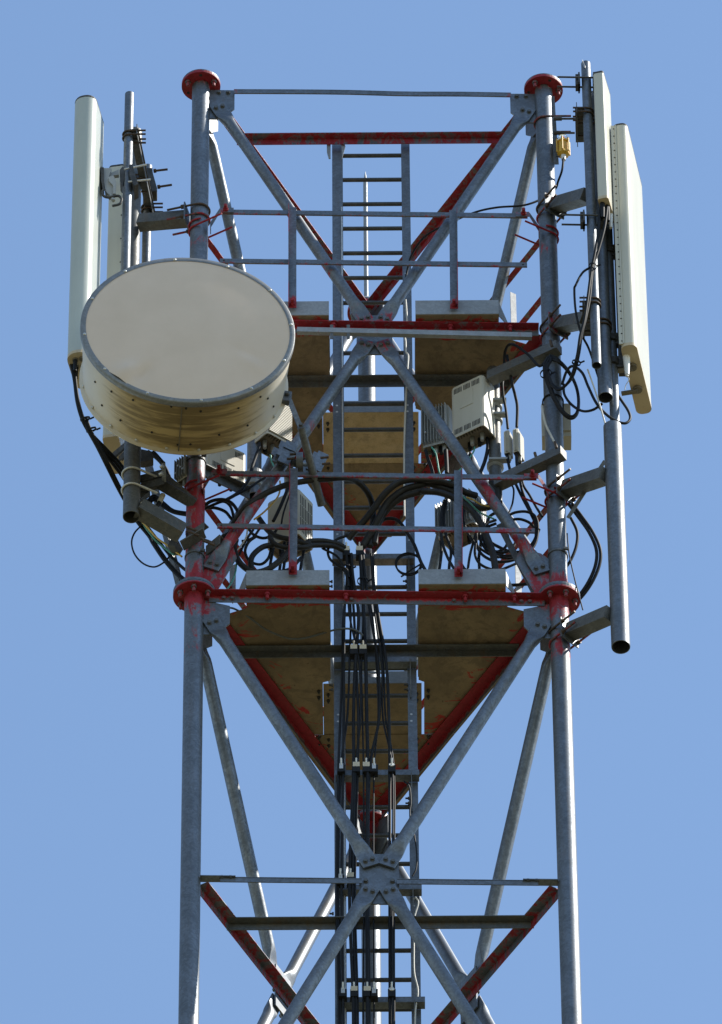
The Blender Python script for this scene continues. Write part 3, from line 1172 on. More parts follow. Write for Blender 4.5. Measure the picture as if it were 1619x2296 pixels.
# flat white-and-red cable cover strapped under the upper front beam
a, b = q('i', -200, 885, -.10), q('F', 530, 398, -.10)
m = MB().bar(a, b, .05, .036, EY)
cc = thing('cable_cover', 'flat pale channel strapped along the upper front beam', 'cable channel', a)
part('channel', m, 'sheet', cc, paint=.30)
for x in (465, 248):
    p = q('i', x, 905, -.112)
    part('strap', MB().bar(p + V((0, 0, .085)), p + V((0, 0, -.075)), .024, .004, EY), 'galv_dark', cc, grime=.6)

# ================================================================ MICROWAVE DISH
DC = q('N', 421.0 * K_, 741.0 * K_, -1.02)
az, tilt = math.radians(4.2), math.radians(-1.7)
DN = V((math.sin(az) * math.cos(tilt), -math.cos(az) * math.cos(tilt), math.sin(tilt)))
DR = .771
DD = .52
dish = thing('microwave_dish', 'large round cream microwave drum antenna with stained underside', 'dish antenna', DC - V((0, 0, DR)))
dx, dy, dz = basis(DN)
up_d = DN.cross(dx)
m = MB()
NS = 96
prof = [(DR - .012, -.004)]
for k in range(0, 15):
    h = -.03 - (DD - .05) * k / 14
    prof.append((DR - .012 - .028 * k / 14, h))
prof += [(DR - .040, -DD + .015), (DR - .014, -DD + .012), (DR - .014, -DD), (DR - .05, -DD)]
m.lathe(DC, DN, prof, NS)
m.lathe(DC, DN, [(DR - .05, -DD), (.5, -DD - .16), (.2, -DD - .24), (.0, -DD - .25)], NS)


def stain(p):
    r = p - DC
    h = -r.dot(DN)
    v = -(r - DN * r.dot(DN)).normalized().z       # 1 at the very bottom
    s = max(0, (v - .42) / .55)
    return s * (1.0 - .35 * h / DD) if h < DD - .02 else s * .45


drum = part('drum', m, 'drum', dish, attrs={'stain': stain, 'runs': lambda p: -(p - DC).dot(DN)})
m = MB()
rings = []
for k in range(0, 19):
    rr = (DR - .03) * (1 - k / 18)
    ring = []
    for i in range(NS):
        t = 2 * math.pi * i / NS
        p = DC + (dx * math.cos(t) + dy * math.sin(t)) * max(rr, .001)
        loc = p - DC
        u, vv = loc.dot(dx), loc.z
        bul = .030 * (1 - (rr / DR) ** 2)
        # slack creases low down on both sides of the cloth
        ang = math.atan2(vv, loc.x)
        wr = .034 * math.exp(-((ang + 2.30) / .10) ** 2) * math.exp(-((rr - .66) / .10) ** 2)
        wr -= .026 * math.exp(-((ang + 2.16) / .07) ** 2) * math.exp(-((rr - .60) / .09) ** 2)
        wr += .008 * math.exp(-((ang + .62) / .09) ** 2) * math.exp(-((rr - .58) / .10) ** 2)
        wr -= .007 * math.exp(-((ang + .50) / .06) ** 2) * math.exp(-((rr - .52) / .12) ** 2)
        ring.append(p + DN * (.004 + bul + wr))
    rings.append(ring)
m.loft(rings, False, True)
part('radome', m, 'radome', dish)
m = MB().lathe(DC, DN, [(DR - .036, .010), (DR - .002, .012), (DR + .003, .006), (DR + .003, -.035), (DR - .008, -.035)], NS)
rim = part('rim', m, 'rimsteel', dish)
for k in range(12):
    t = math.radians(8 + 30 * k)
    e = (dx * math.cos(t) + dy * math.sin(t))
    inst('screw', SCREW, rim, frame4(DC + e * (DR - .022) + DN * .010, DN))
for k in range(20):
    t = math.radians(9 + 18 * k)
    e = (dx * math.cos(t) + dy * math.sin(t))
    inst('screw', SCREW, drum, frame4(DC + e * (DR - .036) - DN * (DD - .03), e))
for tdeg, h in [(-90, .06), (-98, .055), (-82, .09), (-60, .13), (-120, .10), (-45, .12), (-135, .14), (-70, .36), (-108, .36), (-52, .36), (-128, .37), (-86, .43), (-93, .44), (-38, .2), (-143, .36), (-30, .36), (-150, .2)]:
    t = math.radians(tdeg)
    e = dx * math.cos(t) * (1 if dx.x > 0 else -1) + up_d * (1 if up_d.z > 0 else -1) * math.sin(t)
    c = DC + e * (DR - .0175 - .028 * (h - .03) / (DD - .05)) - DN * h
    part('plug_hole', MB().tube(c, c + e * .012, .0085, 10), 'hollow', drum)
t = math.radians(-90)
e0 = -EZ
e0 = (e0 - DN * e0.dot(DN)).normalized()
c0, c1 = DC + e0 * (DR - .014) - DN * .03, DC + e0 * (DR - .040) - DN * (DD - .02)
sd = e0.cross(DN).normalized()
part('seam', MB().box((c0 + c1) / 2 + sd * .03, sd * .004, e0 * .010, (c1 - c0) / 2), 'castdirtyshade', drum)
# rear bracket holding the drum to the left leg
m = MB()
bc = DC - DN * (DD + .2)
m.tube(DC - DN * (DD + .10), DC - DN * (DD + .27), .17, 20)
lc = at_(LL, bc.z)
m.bar(bc, lc + V((0, -.05, 0)), .16, .22)
m.bar(lc + V((-.16, -.08, 0)), lc + V((.16, -.08, 0)), .03, .3)
part('mount_bracket', m, 'dark', dish)
# steadying strut from the drum edge down to the left brace
sa = q('b', 1310, -40, -.44)
sb = q('b', 1575, 975, .10)
m = MB().tube(sa, sb, .030, 16)
strut = part('steady_strut', m, 'galv', dish, paint=0)
m = MB()
p = q('E', 250, 635, -.47)
m.bar(p + V((-.03, 0, -.05)), p + V((-.01, 0, .05)), .07, .05)
m.bar(p, sa + (sb - sa).normalized() * .05, .034, .02)
eb = part('eye_bracket', m, 'galv', strut, paint=0)
inst('bolt', HEX, eb, frame4(p + V((-.01, -.03, .01)), -EY))
inst('bolt', HEX, eb, frame4(sa + V((0, -.03, -.02)), -EY))
# two-part clamp gripping brace and strut
m = MB()
for (x, y, dd) in ((1065, 300, -.10), (1135, 300, -.13)):
    c = q('b', x, y, dd)
    u = (q('b', x + 60, y - 130, dd) - c)
    for s0, s1, k in ((-1, -.35, .0), (-.35, .35, -.03), (.35, 1, .0)):
        m.bar(c + u * s0 + V((k, 0, 0)), c + u * s1 + V((k, 0, 0)), .012, .09, V((1, .3, 0)))
c = q('b', 1300, 430, -.10)
m.tube(c + V((-.03, .0, 0)), c + V((.02, .0, .0)), .082, 20)
m.tube(q('b', 1180, 420, -.1), q('b', 1390, 460, -.05), .03, 12)
for (x, y) in ((1400, 440), (1490, 420), (1550, 410)):
    c = q('b', x, y, -.06)
    u = q('b', x + 50, y - 110, -.06) - c
    m.bar(c - u, c + u, .012, .08, V((1, .3, 0)))
cl = part('clamp', m, 'galv', dish, paint=.05)
for (x, y) in ((1165, 315), (1125, 375), (1285, 375), (1560, 360), (1580, 440)):
    p = q('b', x, y, -.16)
    part('stud', MB().tube(p, p + V((.06, -.005, .0)), .009, 8), 'rust', cl)


# ================================================================ POLES AND ARMS
def pole(name, lab, top, bot, r, d, group=None, mat='galv', paint=0.0, db=None):
    """vertical pipe, top and lower end measured in the picture at depth d"""
    a = Y(*top, d)
    zb = Y(*bot, d if db is None else db).z
    b = V((a.x, a.y, zb))
    t = thing(name, lab, 'pole', b, group)
    part('pipe', MB().pipe(b, a, r, .006, 22, 10), mat, t, paint=paint)
    part('pipe_mouth', MB().tube(b + V((0, 0, .12)), b + V((0, 0, .125)), r - .008, 18), 'hollow', t)
    return t, a, b


PG = 'antenna mounting poles'
pA, A_t, A_b = pole('mounting_pole', 'slim front pole beside the large left panel antenna, its top standing free', (518, 378), (506, 1130), .0345, -.30, PG)
pH, H_t, H_b = pole('mounting_pole', 'thick dull pole behind the slim left pole, sinking behind the dish', (539, 530), (530, 1240), .058, .17, PG, 'galv_dark', 0)
pB, B_t, B_b = pole('mounting_pole', 'thick stub pole left of the left leg, open lower end showing below the dish', (534, 1640), (526, 2068), .061, -.20, PG, 'galv_dark', 0)
pC, C_t, C_b = pole('mounting_pole', 'rear pole of the left cluster showing just above the dish', (592, 668), (578, 1330), .0335, .44, PG)
pD, D_t, D_b = pole('mounting_pole', 'slim pole with a notched top left of the cream panel antenna', (2343, 256), (2366, 1462), .0355, -.45, PG)
pE, E_t, E_b = pole('mounting_pole', 'thick pole with an open rusty end behind the slim notched pole', (2377, 384), (2423, 1590), .0535, -.30, PG)
pF, F_t, F_b = pole('mounting_pole', 'slim pole carrying the far right panel antenna above the stub pole', (2430, 900), (2468, 1775), .036, -.22, PG)
pG, G_t, G_b = pole('mounting_pole', 'thick stub pole at lower right with open end on two long arms', (2450, 1708), (2483, 2588), .067, -.33, PG)
# notch plate on top of the slim pole
m = MB().prism([q('l', 300, 145, -.49), q('l', 318, 190, -.49), q('l', 346, 240, -.49), q('l', 345, 270, -.49), q('l', 330, 272, -.49), q('l', 300, 210, -.49)], V((.004, .006, 0)))
part('notch_plate', m, 'sheet', pD)


def arm(lab, leg, pend, zleg, size, rods=True, plate=True, paint=.1, mat='galv_dark', start=.0, sides=(0, 1)):
    """square tube from a clamp on the leg to a pole"""
    c = at_(leg, zleg)
    d = V((pend.x - c.x, pend.y - c.y, 0)).normalized()
    s = d.cross(EZ).normalized()
    a = c + d * (LR + .03)
    t = thing('support_arm', lab, 'bracket arm', c, 'arms clamped to the front legs')
    dirn = (pend - a).normalized()
    part('tube', MB().bar(a, pend, size, size, EZ), mat, t, paint=.0, grime=.2)
    if plate:
        m = MB()
        m.box(a - d * .006, s * .085, d * .005, EZ * .10)
        pl = part('clamp_plate', m, 'galv', t, paint=paint)
        for k in (-1, 1):
            m = MB()
            ubolt(m, c + EZ * (k * .055), d, LR, LR + .16, .0085)
            pieces('u_bolt', m, 'rust', t, paint=.55 if k < 0 else .3)
            for s2 in (-1, 1):
                p = c + EZ * k * .055 + s * s2 * (LR + .0085) + d * (LR + .03)
                part('nut', MB().tube(p, p + d * .022, .018, 6), 'rust', pl)
    return t


arm('short square arm from the left leg to the poles above the dish', LL, q('f', 600, 1690, .09), at_(LL, q('f', 1345, 1590, -.03).z).z, .098)
arm('long dirty square arm from the left leg to the open pole below the dish', LL, q('a', 500, 1010, -.20), q('a', 1130, 1390, -.03).z, .112, plate=False)
arm('upper right square arm from the right leg to the slim notched pole', RR, q('C', 890, 945, -.40), q('C', 650, 1060, .03).z, .098)
arm('middle right square arm from the red clamped leg to the thick rusty pole', RR, q('e', 800, 95, -.33), q('e', 350, 270, .03).z, .098, paint=.5)
arm('square arm just above the lower rail joining the stub pole near its top', RR, q('I', 1170, 165, -.33), q('I', 850, 300, .03).z, .102)
arm('lowest right square arm holding the stub pole beneath the flange', RR, q('I', 1200, 1065, -.33), q('I', 870, 1225, .03).z, .102)

# angle brackets gripping the left leg at the end of the long dirty arm
m = MB()
for (x0, y0, x1, y1, dd) in ((1180, 1300, 1345, 1190, -.16), (1370, 1500, 1550, 1350, -.10)):
    m.angle(q('a', x0, y0, dd + .06), q('a', x1, y1, dd), -EZ, V((.6, .8, 0)), .10, .06, .008)
m.bar(q('a', 1060, 1500, -.12), q('a', 1350, 1330, -.17), .09, .012, EZ)
m.bar(q('a', 950, 1560, .06), q('a', 1000, 1480, .05), .1, .06, EZ)
cb = thing('leg_clamp', 'pair of angle brackets clamping the left leg below the dish', 'clamp', q('a', 1200, 1450, -.1))
pieces('angle_bracket', m, 'galv_dark', cb, paint=.05)
for x, y in ((1120, 1255), (1120, 1305), (1300, 1400), (1330, 1430)):
    p = q('a', x, y, -.2)
    part('stud', MB().tube(p, p + V((.09, .02, -.03)), .010, 8), 'rust', cb)


def cross_channel(lab, a, b, grips, w_=.07, side=V((1, 0, 0))):
    t = thing('cross_channel', lab, 'bracket', a.lerp(b, .5), 'channels joining neighbouring poles')
    d = (b - a).normalized()
    m = MB()
    s = side
    m.bar(a, b, .006, w_, EZ.cross(d))
    m.bar(a + s * .022 + EZ * (w_ / 2), b + s * .022 + EZ * (w_ / 2), .006, .046, EZ)
    m.bar(a + s * .022 - EZ * (w_ / 2), b + s * .022 - EZ * (w_ / 2), .006, .046, EZ)
    part('channel', m, 'galv_dark', t, grime=.6)
    for c, out, r, ln in grips:
        m = MB()
        for k in (-.022, .022):
            ubolt(m, c + EZ * k, out, r, ln, .0075)
        pieces('u_bolt', m, 'rust', t, paint=0)
    return t


ca, cb_ = q('f', 520, 330, -.30), q('f', 775, 1540, .46)
cb_ = V((cb_.x, cb_.y, ca.z))
cross_channel('rusty channel joining three left poles above the dish', ca + V((.0, -.05, 0)), cb_,
              [(V((A_t.x, A_t.y, ca.z - .03)), EX, .0345, .13), (V((H_t.x, .17, ca.z - .01)), EX, .058, .10), (V((C_t.x, .44, ca.z)), EX, .0335, .12)])
e_ = q('l', 250, 1000, -.42)
cross_channel('upper channel between the two right poles beside the warning light', V((D_t.x - .06, -.50, e_.z)), V((D_t.x - .05, -.16, e_.z)),
              [(V((D_t.x, D_t.y, e_.z - .02)), -EX, .0355, .11), (V((E_t.x, -.3, e_.z)), -EX, .0535, .13)], side=V((-1, 0, 0)))
e_ = q('F', 850, 200, -.45)
cross_channel('lower channel between the two right poles at the middle arm', V((D_t.x - .055, -.50, e_.z)), V((D_t.x - .05, -.16, e_.z)),
              [(V((D_t.x, D_t.y, e_.z + .02)), -EX, .0355, .11), (V((E_t.x, -.3, e_.z - .06)), -EX, .0535, .13)], side=V((-1, 0, 0)))


# ================================================================ PANEL ANTENNAS
def rounded(w_, d_, r, n=5):
    """plan outline: x 0..w, y 0..d"""
    out = []
    for cx, cy, a0 in ((w_ - r, r, -90), (w_ - r, d_ - r, 0), (r, d_ - r, 90), (r, r, 180)):
        for k in range(n + 1):
            a = math.radians(a0 + 90 * k / n)
            out.append((cx + r * math.cos(a), cy + r * math.sin(a)))
    return out


def panel(name, lab, fl_top, fl_bot, d, w_, dep, rot, r, mat, capmat, group):
    """panel antenna: near left edge measured at top and bottom; rot turns the long side"""
    a = Y(*fl_top, d)
    zb = Y(*fl_bot, d).z
    o = V((a.x, a.y, 0))
    cx, sx = math.cos(rot), math.sin(rot)
    ex, ey = V((cx, sx, 0)), V((-sx, cx, 0))
    t = thing(name, lab, 'panel antenna', V((a.x, a.y, zb)), group)
    prof = [o + ex * x + ey * y for x, y in rounded(w_, dep, r)]
    m = MB()
    zs = [zb + .03, zb + (a.z - zb) * .33, zb + (a.z - zb) * .66, a.z - .02]
    m.loft([[p + EZ * z for p in prof] for z in zs], False, False, True)
    rd = part('radome', m, mat, t)
    c = o + ex * w_ / 2 + ey * dep / 2
    grow = lambda z, k: [c + (p - c) * k + EZ * z for p in prof]
    m = MB().loft([grow(zb, .985), grow(zb, 1.012), grow(zb + .03, 1.012)], True, False, False)
    cap = part('bottom_cap', m, capmat, t)
    m = MB().loft([grow(a.z - .02, 1.008), grow(a.z - .008, 1.012), grow(a.z + .004, .98)], False, True, False)
    part('top_cap', m, 'dark', t)
    return t, o, ex, ey, zb, a.z, rd, cap


PAG = 'panel antennas on the mast'
rot1 = -.21
p1, o1, ex1, ey1, zb1, zt1, rd1, cap1 = panel('panel_antenna', 'tall pale green-white panel antenna at far left, its foot beside the dish', (292, 388), (264, 1418), -.52, .168, .36, rot1, .074, 'white_paint', 'capside', PAG)
p2, o2, ex2, ey2, zb2, zt2, rd2, cap2 = panel('panel_antenna', 'cream panel antenna behind the left poles, mostly hidden by the dish', (436, 662), (418, 1752), .16, .118, .36, -.16, .02, 'cream', 'capside', PAG)
p3, o3, ex3, ey3, zb3, zt3, rd3, cap3 = panel('panel_antenna', 'narrow cream panel antenna on the slim notched pole at upper right', (2371, 289), (2383, 797), -.56, .080, .25, -.24, .018, 'cream', 'capside', PAG)
p4, o4, ex4, ey4, zb4, zt4, rd4, cap4 = panel('panel_antenna', 'widest cream panel antenna at far right, sunlit on its outer face', (2447, 497), (2473, 1387), -.42, .115, .67, -.195, .045, 'cream', 'capside', PAG)
# riveted flange strips
for o_, ex_, ey_, za, zb_, t_, n_, yy in ((o4, ex4, ey4, zt4, zb4, rd4, 30, -.003), (o2, ex2, ey2, zt2, zb2, rd2, 12, -.003)):
    for k in range(n_):
        z = zb_ + .06 + (za - zb_ - .12) * k / (n_ - 1)
        xo = .012 if o_ is o4 else .105
        inst('rivet', RIVET, t_, frame4(o_ + ex_ * xo + ey_ * -.0005 + EZ * z, -ey_))
m = MB().bar(o4 + ex4 * .026 + ey4 * -.002 + EZ * (zb4 + .03), o4 + ex4 * .026 + ey4 * -.002 + EZ * (zt4 - .02), .008, .008)
m.bar(o4 + ex4 * .005 + ey4 * .004 + EZ * (zb4 + .03), o4 + ex4 * .005 + ey4 * .004 + EZ * (zt4 - .02), .03, .012)
part('edge_flange', m, 'cream', rd4)
m = MB().bar(o2 + ex2 * .122 + ey2 * .02 + EZ * (zb2 + .03), o2 + ex2 * .122 + ey2 * .02 + EZ * (zt2 - .02), .014, .02)
part('edge_flange', m, 'galv', rd2)
# plug under the far right antenna
a, b = q('e', 1318, 520, -.40), q('e', 1330, 745, -.40)
top = V((a.x, a.y + .08, zb4 + .001))
m = MB().tube(top + V((0, 0, -.20)), top, .016, 14, 1, .028)
m.tube(top + V((0, 0, -.215)), top + V((0, 0, -.20)), .010, 10)
part('plug', m, 'whiteplastic', cap4)
m = MB().path(catmull([top + V((0, 0, -.21)), top + V((.012, 0, -.25)), top + V((-.012, .02, -.29)), top + V((-.02, .03, -.33))]), .003, 6)
part('plug_cord', m, 'wcable', cap4)
m = MB()
for yy in (.20, .42):
    c = o4 + ex4 * .05 + ey4 * yy + EZ * (zb4 - .001)
    m.tube(c - EZ * .02, c, .035, 14)
    m.bar(c - EZ * .03, c - EZ * .03 - ex4 * .12, .03, .02)
pieces('port_block', m, 'castdirtyshade', cap4)
# clamps behind the far right antenna
m = MB()
for z in (zb4 + .04, zb4 + .30, zb4 + 1.3):
    c = o4 + ex4 * .0 + ey4 * .2 + EZ * z
    m.bar(c, V((F_t.x, F_t.y, z)), .05, .12, EZ)
    m.lathe(V((F_t.x, F_t.y, z - .03)), EZ, [(.037, 0), (.052, 0), (.052, .06), (.037, .06)], 20, smooth=False)
m.bar(o4 - ex4 * .03 + ey4 * .25 + EZ * (zb4 + .05), o4 - ex4 * .03 + ey4 * .25 + EZ * (zt4 - .1), .05, .16)
part('rear_bracket', m, 'dark', p4)
# connectors under the left antenna
m = MB()
for k, (u, v_) in enumerate(((.06, .06), (.11, .06), (.05, .13), (.10, .14))):
    c = o1 + ex1 * u + ey1 * v_ + EZ * zb1
    m.tube(c - EZ * .015, c, .021, 14)
pieces('connector_collar', m, 'castdirtyshade', cap1, paint=0)
m = MB()
for k, (u, v_) in enumerate(((.06, .06), (.05, .13))):
    c = o1 + ex1 * u + ey1 * v_ + EZ * zb1
    m.tube(c - EZ * .13, c - EZ * .01, .013, 10, 1, .016)
pieces('connector', m, 'rubber', cap1)
# connectors under the narrow antenna
m = MB()
for u, v_ in ((.025, .05), (.055, .09)):
    c = o3 + ex3 * u + ey3 * v_ + EZ * zb3
    m.tube(c - EZ * .16, c, .014, 10, 1, .02)
pieces('connector', m, 'rubber', cap3)
c = o3 + ex3 * .06 + ey3 * .17 + EZ * zb3
part('plug', MB().tube(c - EZ * .15, c, .013, 12, 1, .021), 'whiteplastic', cap3)
# clamps of the narrow antenna on its pole
m = MB()
for z in (q('l', 400, 420, -.5).z, q('C', 890, 1070, -.5).z):
    c = V((D_t.x, D_t.y, z))
    for s in (-1, 1):
        m.prism([c + V((s * .05, -.055, .06)), c + V((s * .05, .055, .06)), c + V((s * .05, .055, -.06)), c + V((s * .05, -.055, -.06))], V((s * .012, 0, 0)))
        m.bar(c + V((s * .065, 0, .06)), c + V((s * .065, 0, -.06)), .035, .07)
    for yy in (-.047, .047):
        m.tube(c + V((-.22, yy - .01, -.0)), c + V((.09, yy, .0)), .0075, 8)
pieces('clamp_half', m, 'dark', p3)

# tilt bracket between the big left antenna and its pole
tb = thing('tilt_bracket', 'folding grey tilt bracket between the big left antenna and its slim pole', 'bracket', q('f', 150, 1050, -.33))
m = MB()
m.prism([q('f', 60, 850, -.34), q('f', 175, 850, -.34), q('f', 165, 900, -.34), q('f', 130, 990, -.34), q('f', 180, 1100, -.34), q('f', 230, 1190, -.34), q('f', 210, 1260, -.34),
         q('f', 140, 1260, -.34), q('f', 80, 1190, -.34), q('f', 60, 1050, -.34)], V((0, .05, 0)))
m.prism([q('f', 125, 985, -.36), q('f', 205, 965, -.36), q('f', 245, 1040, -.36), q('f', 240, 1240, -.36), q('f', 200, 1240, -.36), q('f', 200, 1110, -.36), q('f', 140, 1050, -.36)], V((0, .03, 0)))
m.prism([q('f', 150, 930, -.31), q('f', 285, 870, -.31), q('f', 290, 950, -.31), q('f', 215, 960, -.31), q('f', 150, 985, -.31)], V((0, .03, 0)))
pieces('link_plate', m, 'castgrey', tb)
m = MB()
m.prism([q('f', 5, 830, -.36), q('f', 60, 840, -.36), q('f', 62, 1150, -.36), q('f', 45, 1170, -.36), q('f', 20, 1050, -.36)], V((0, .08, 0)))
m.prism([q('f', 300, 880, -.33), q('f', 350, 820, -.33), q('f', 385, 930, -.33), q('f', 350, 1110, -.33), q('f', 310, 1060, -.33)], V((0, .09, 0)))
m.prism([q('f', 445, 800, -.37), q('f', 500, 790, -.37), q('f', 510, 850, -.37), q('f', 585, 1090, -.37), q('f', 520, 1120, -.37), q('f', 450, 950, -.37)], V((0, .14, 0)))
pieces('pole_grip', m, 'dark', tb)
m = MB()
for y in (860, 1050):
    dx_ = 60 if y > 1000 else 0
    m.tube(q('f', 370 + dx_, y + 10, -.36), q('f', 715 + dx_, y - 65 if y < 1000 else y - 25, -.36), .0075, 8)
pieces('threaded_rod', m, 'zinc', tb)
pts = [q('f', 70 + 0, 1170, -.36), q('f', 35, 1210, -.36), q('f', 50, 1270, -.36), q('f', 120, 1300, -.36), q('f', 230, 1280, -.36), q('f', 290, 1280, -.36), q('f', 330, 1330, -.36), q('f', 300, 1400, -.36), q('f', 190, 1430, -.36)]
part('scale_arc', MB().path(catmull(pts), .010, 8), 'dark', tb)
part('pivot', MB().tube(q('f', 205, 1350, -.36), q('f', 165, 1270, -.33), .014, 10), 'castgrey', tb)
# second clamp, on the rear left pole
t = thing('pole_clamp', 'dark double clamp with long threaded rods on the rear left pole', 'clamp', V((C_t.x, .44, q('f', 760, 1000, .40).z)))
m = MB()
m.prism([q('f', 695, 855, .40), q('f', 800, 845, .40), q('f', 810, 930, .40), q('f', 875, 1160, .40), q('f', 870, 1200, .40), q('f', 800, 1205, .40), q('f', 740, 960, .40), q('f', 700, 930, .40)], V((0, .10, 0)))
part('jaw', m, 'dark', t)
m = MB()
for (x0, y0, x1, y1) in ((820, 895, 1035, 870), (880, 1140, 1100, 1107), (690, 945, 790, 935), (735, 1125, 835, 1115)):
    m.tube(q('f', x0, y0, .42), q('f', x1, y1, .42), .009, 8)
    m.tube(q('f', x0, y0, .42), q('f', x0 + 40, y0 - 5, .42), .017, 6)
pieces('threaded_rod', m, 'rust', t)

# ================================================================ WARNING LIGHT
wl = thing('warning_light', 'small yellow obstruction light with a clear dome beside the right leg', 'warning light', q('C', 730, 690, -.02))
c = q('C', 733, 630, -.02)
r_ = .046
m = MB().lathe(c + V((0, 0, -.085)), EZ, [(.020, -.015), (.046, 0), (.046, .02), (.040, .022), (.040, .125), (.048, .128), (.048, .145), (.03, .15)], 8, smooth=False, cap0=True, cap1=True)
for k in range(6):
    t = math.radians(20 + 60 * k)
    e = V((math.cos(t), math.sin(t), 0))
    m.tube(c + e * .05 + EZ * -.075, c + e * .05 + EZ * .075, .007, 6)
part('housing', m, 'yellow', wl)
gm, gt, gb = newmat('clear_dome_glass')
gb.inputs['Base Color'].default_value = (.9, .92, .92, 1)
gb.inputs['Roughness'].default_value = .06
gb.inputs['Transmission Weight'].default_value = .85
M['glass'] = gm
part('dome', MB().lathe(c + V((0, 0, .06)), EZ, [(.042, 0), (.042, .03), (.036, .055), (.022, .07), (0, .074)], 20), 'glass', wl)
part('lamp', MB().tube(c + V((0, 0, .062)), c + V((0, 0, .10)), .014, 12, 1, .004), 'redlens', wl)
part('cable_gland', MB().tube(c + V((0, 0, -.15)), c + V((0, 0, -.098)), .016, 12, 1, .02), 'whiteplastic', wl)
m = MB().bar(q('C', 655, 300, .0), q('C', 683, 740, .0), .006, .05, EX)
part('mount_plate', m, 'galv_dark', wl, paint=.1)
m = MB()
for y, xe in ((445, 810), (537, 808)):
    a, b = q('C', 672, y, -.05), q('C', xe, y, -.05)
    m.tube(a, b, .0085, 8)
    m.tube(a, a.lerp(b, .38), .016, 8)
for y in (575, 690):
    m.tube(q('C', 685, y, -.03), q('C', 712, y - 2, -.03), .005, 6)
pieces('threaded_rod', m, 'dark', wl)
m = MB()
ubolt(m, at_(RR, q('C', 600, 458, .0).z), EX, LR, .2, .0085)
pieces('u_bolt', m, 'rust', wl, paint=.5)

# ================================================================ RADIO UNITS
def box_from(c, pa, pb, top):
    """near bottom corner c, ends of the two visible bottom edges (picture points at the same level), top of the corner edge"""
    C0 = q(*c)
    f, x, y = pa
    a = qz(f, x, y, C0.z) - C0
    f, x, y = pb
    b = qz(f, x, y, C0.z) - C0
    h = q(top[0], top[1], top[2], c[3]).z - C0.z
    # square the box up
    b = (b - a * (b.dot(a) / a.dot(a)) * .7)
    return C0, a, b, h


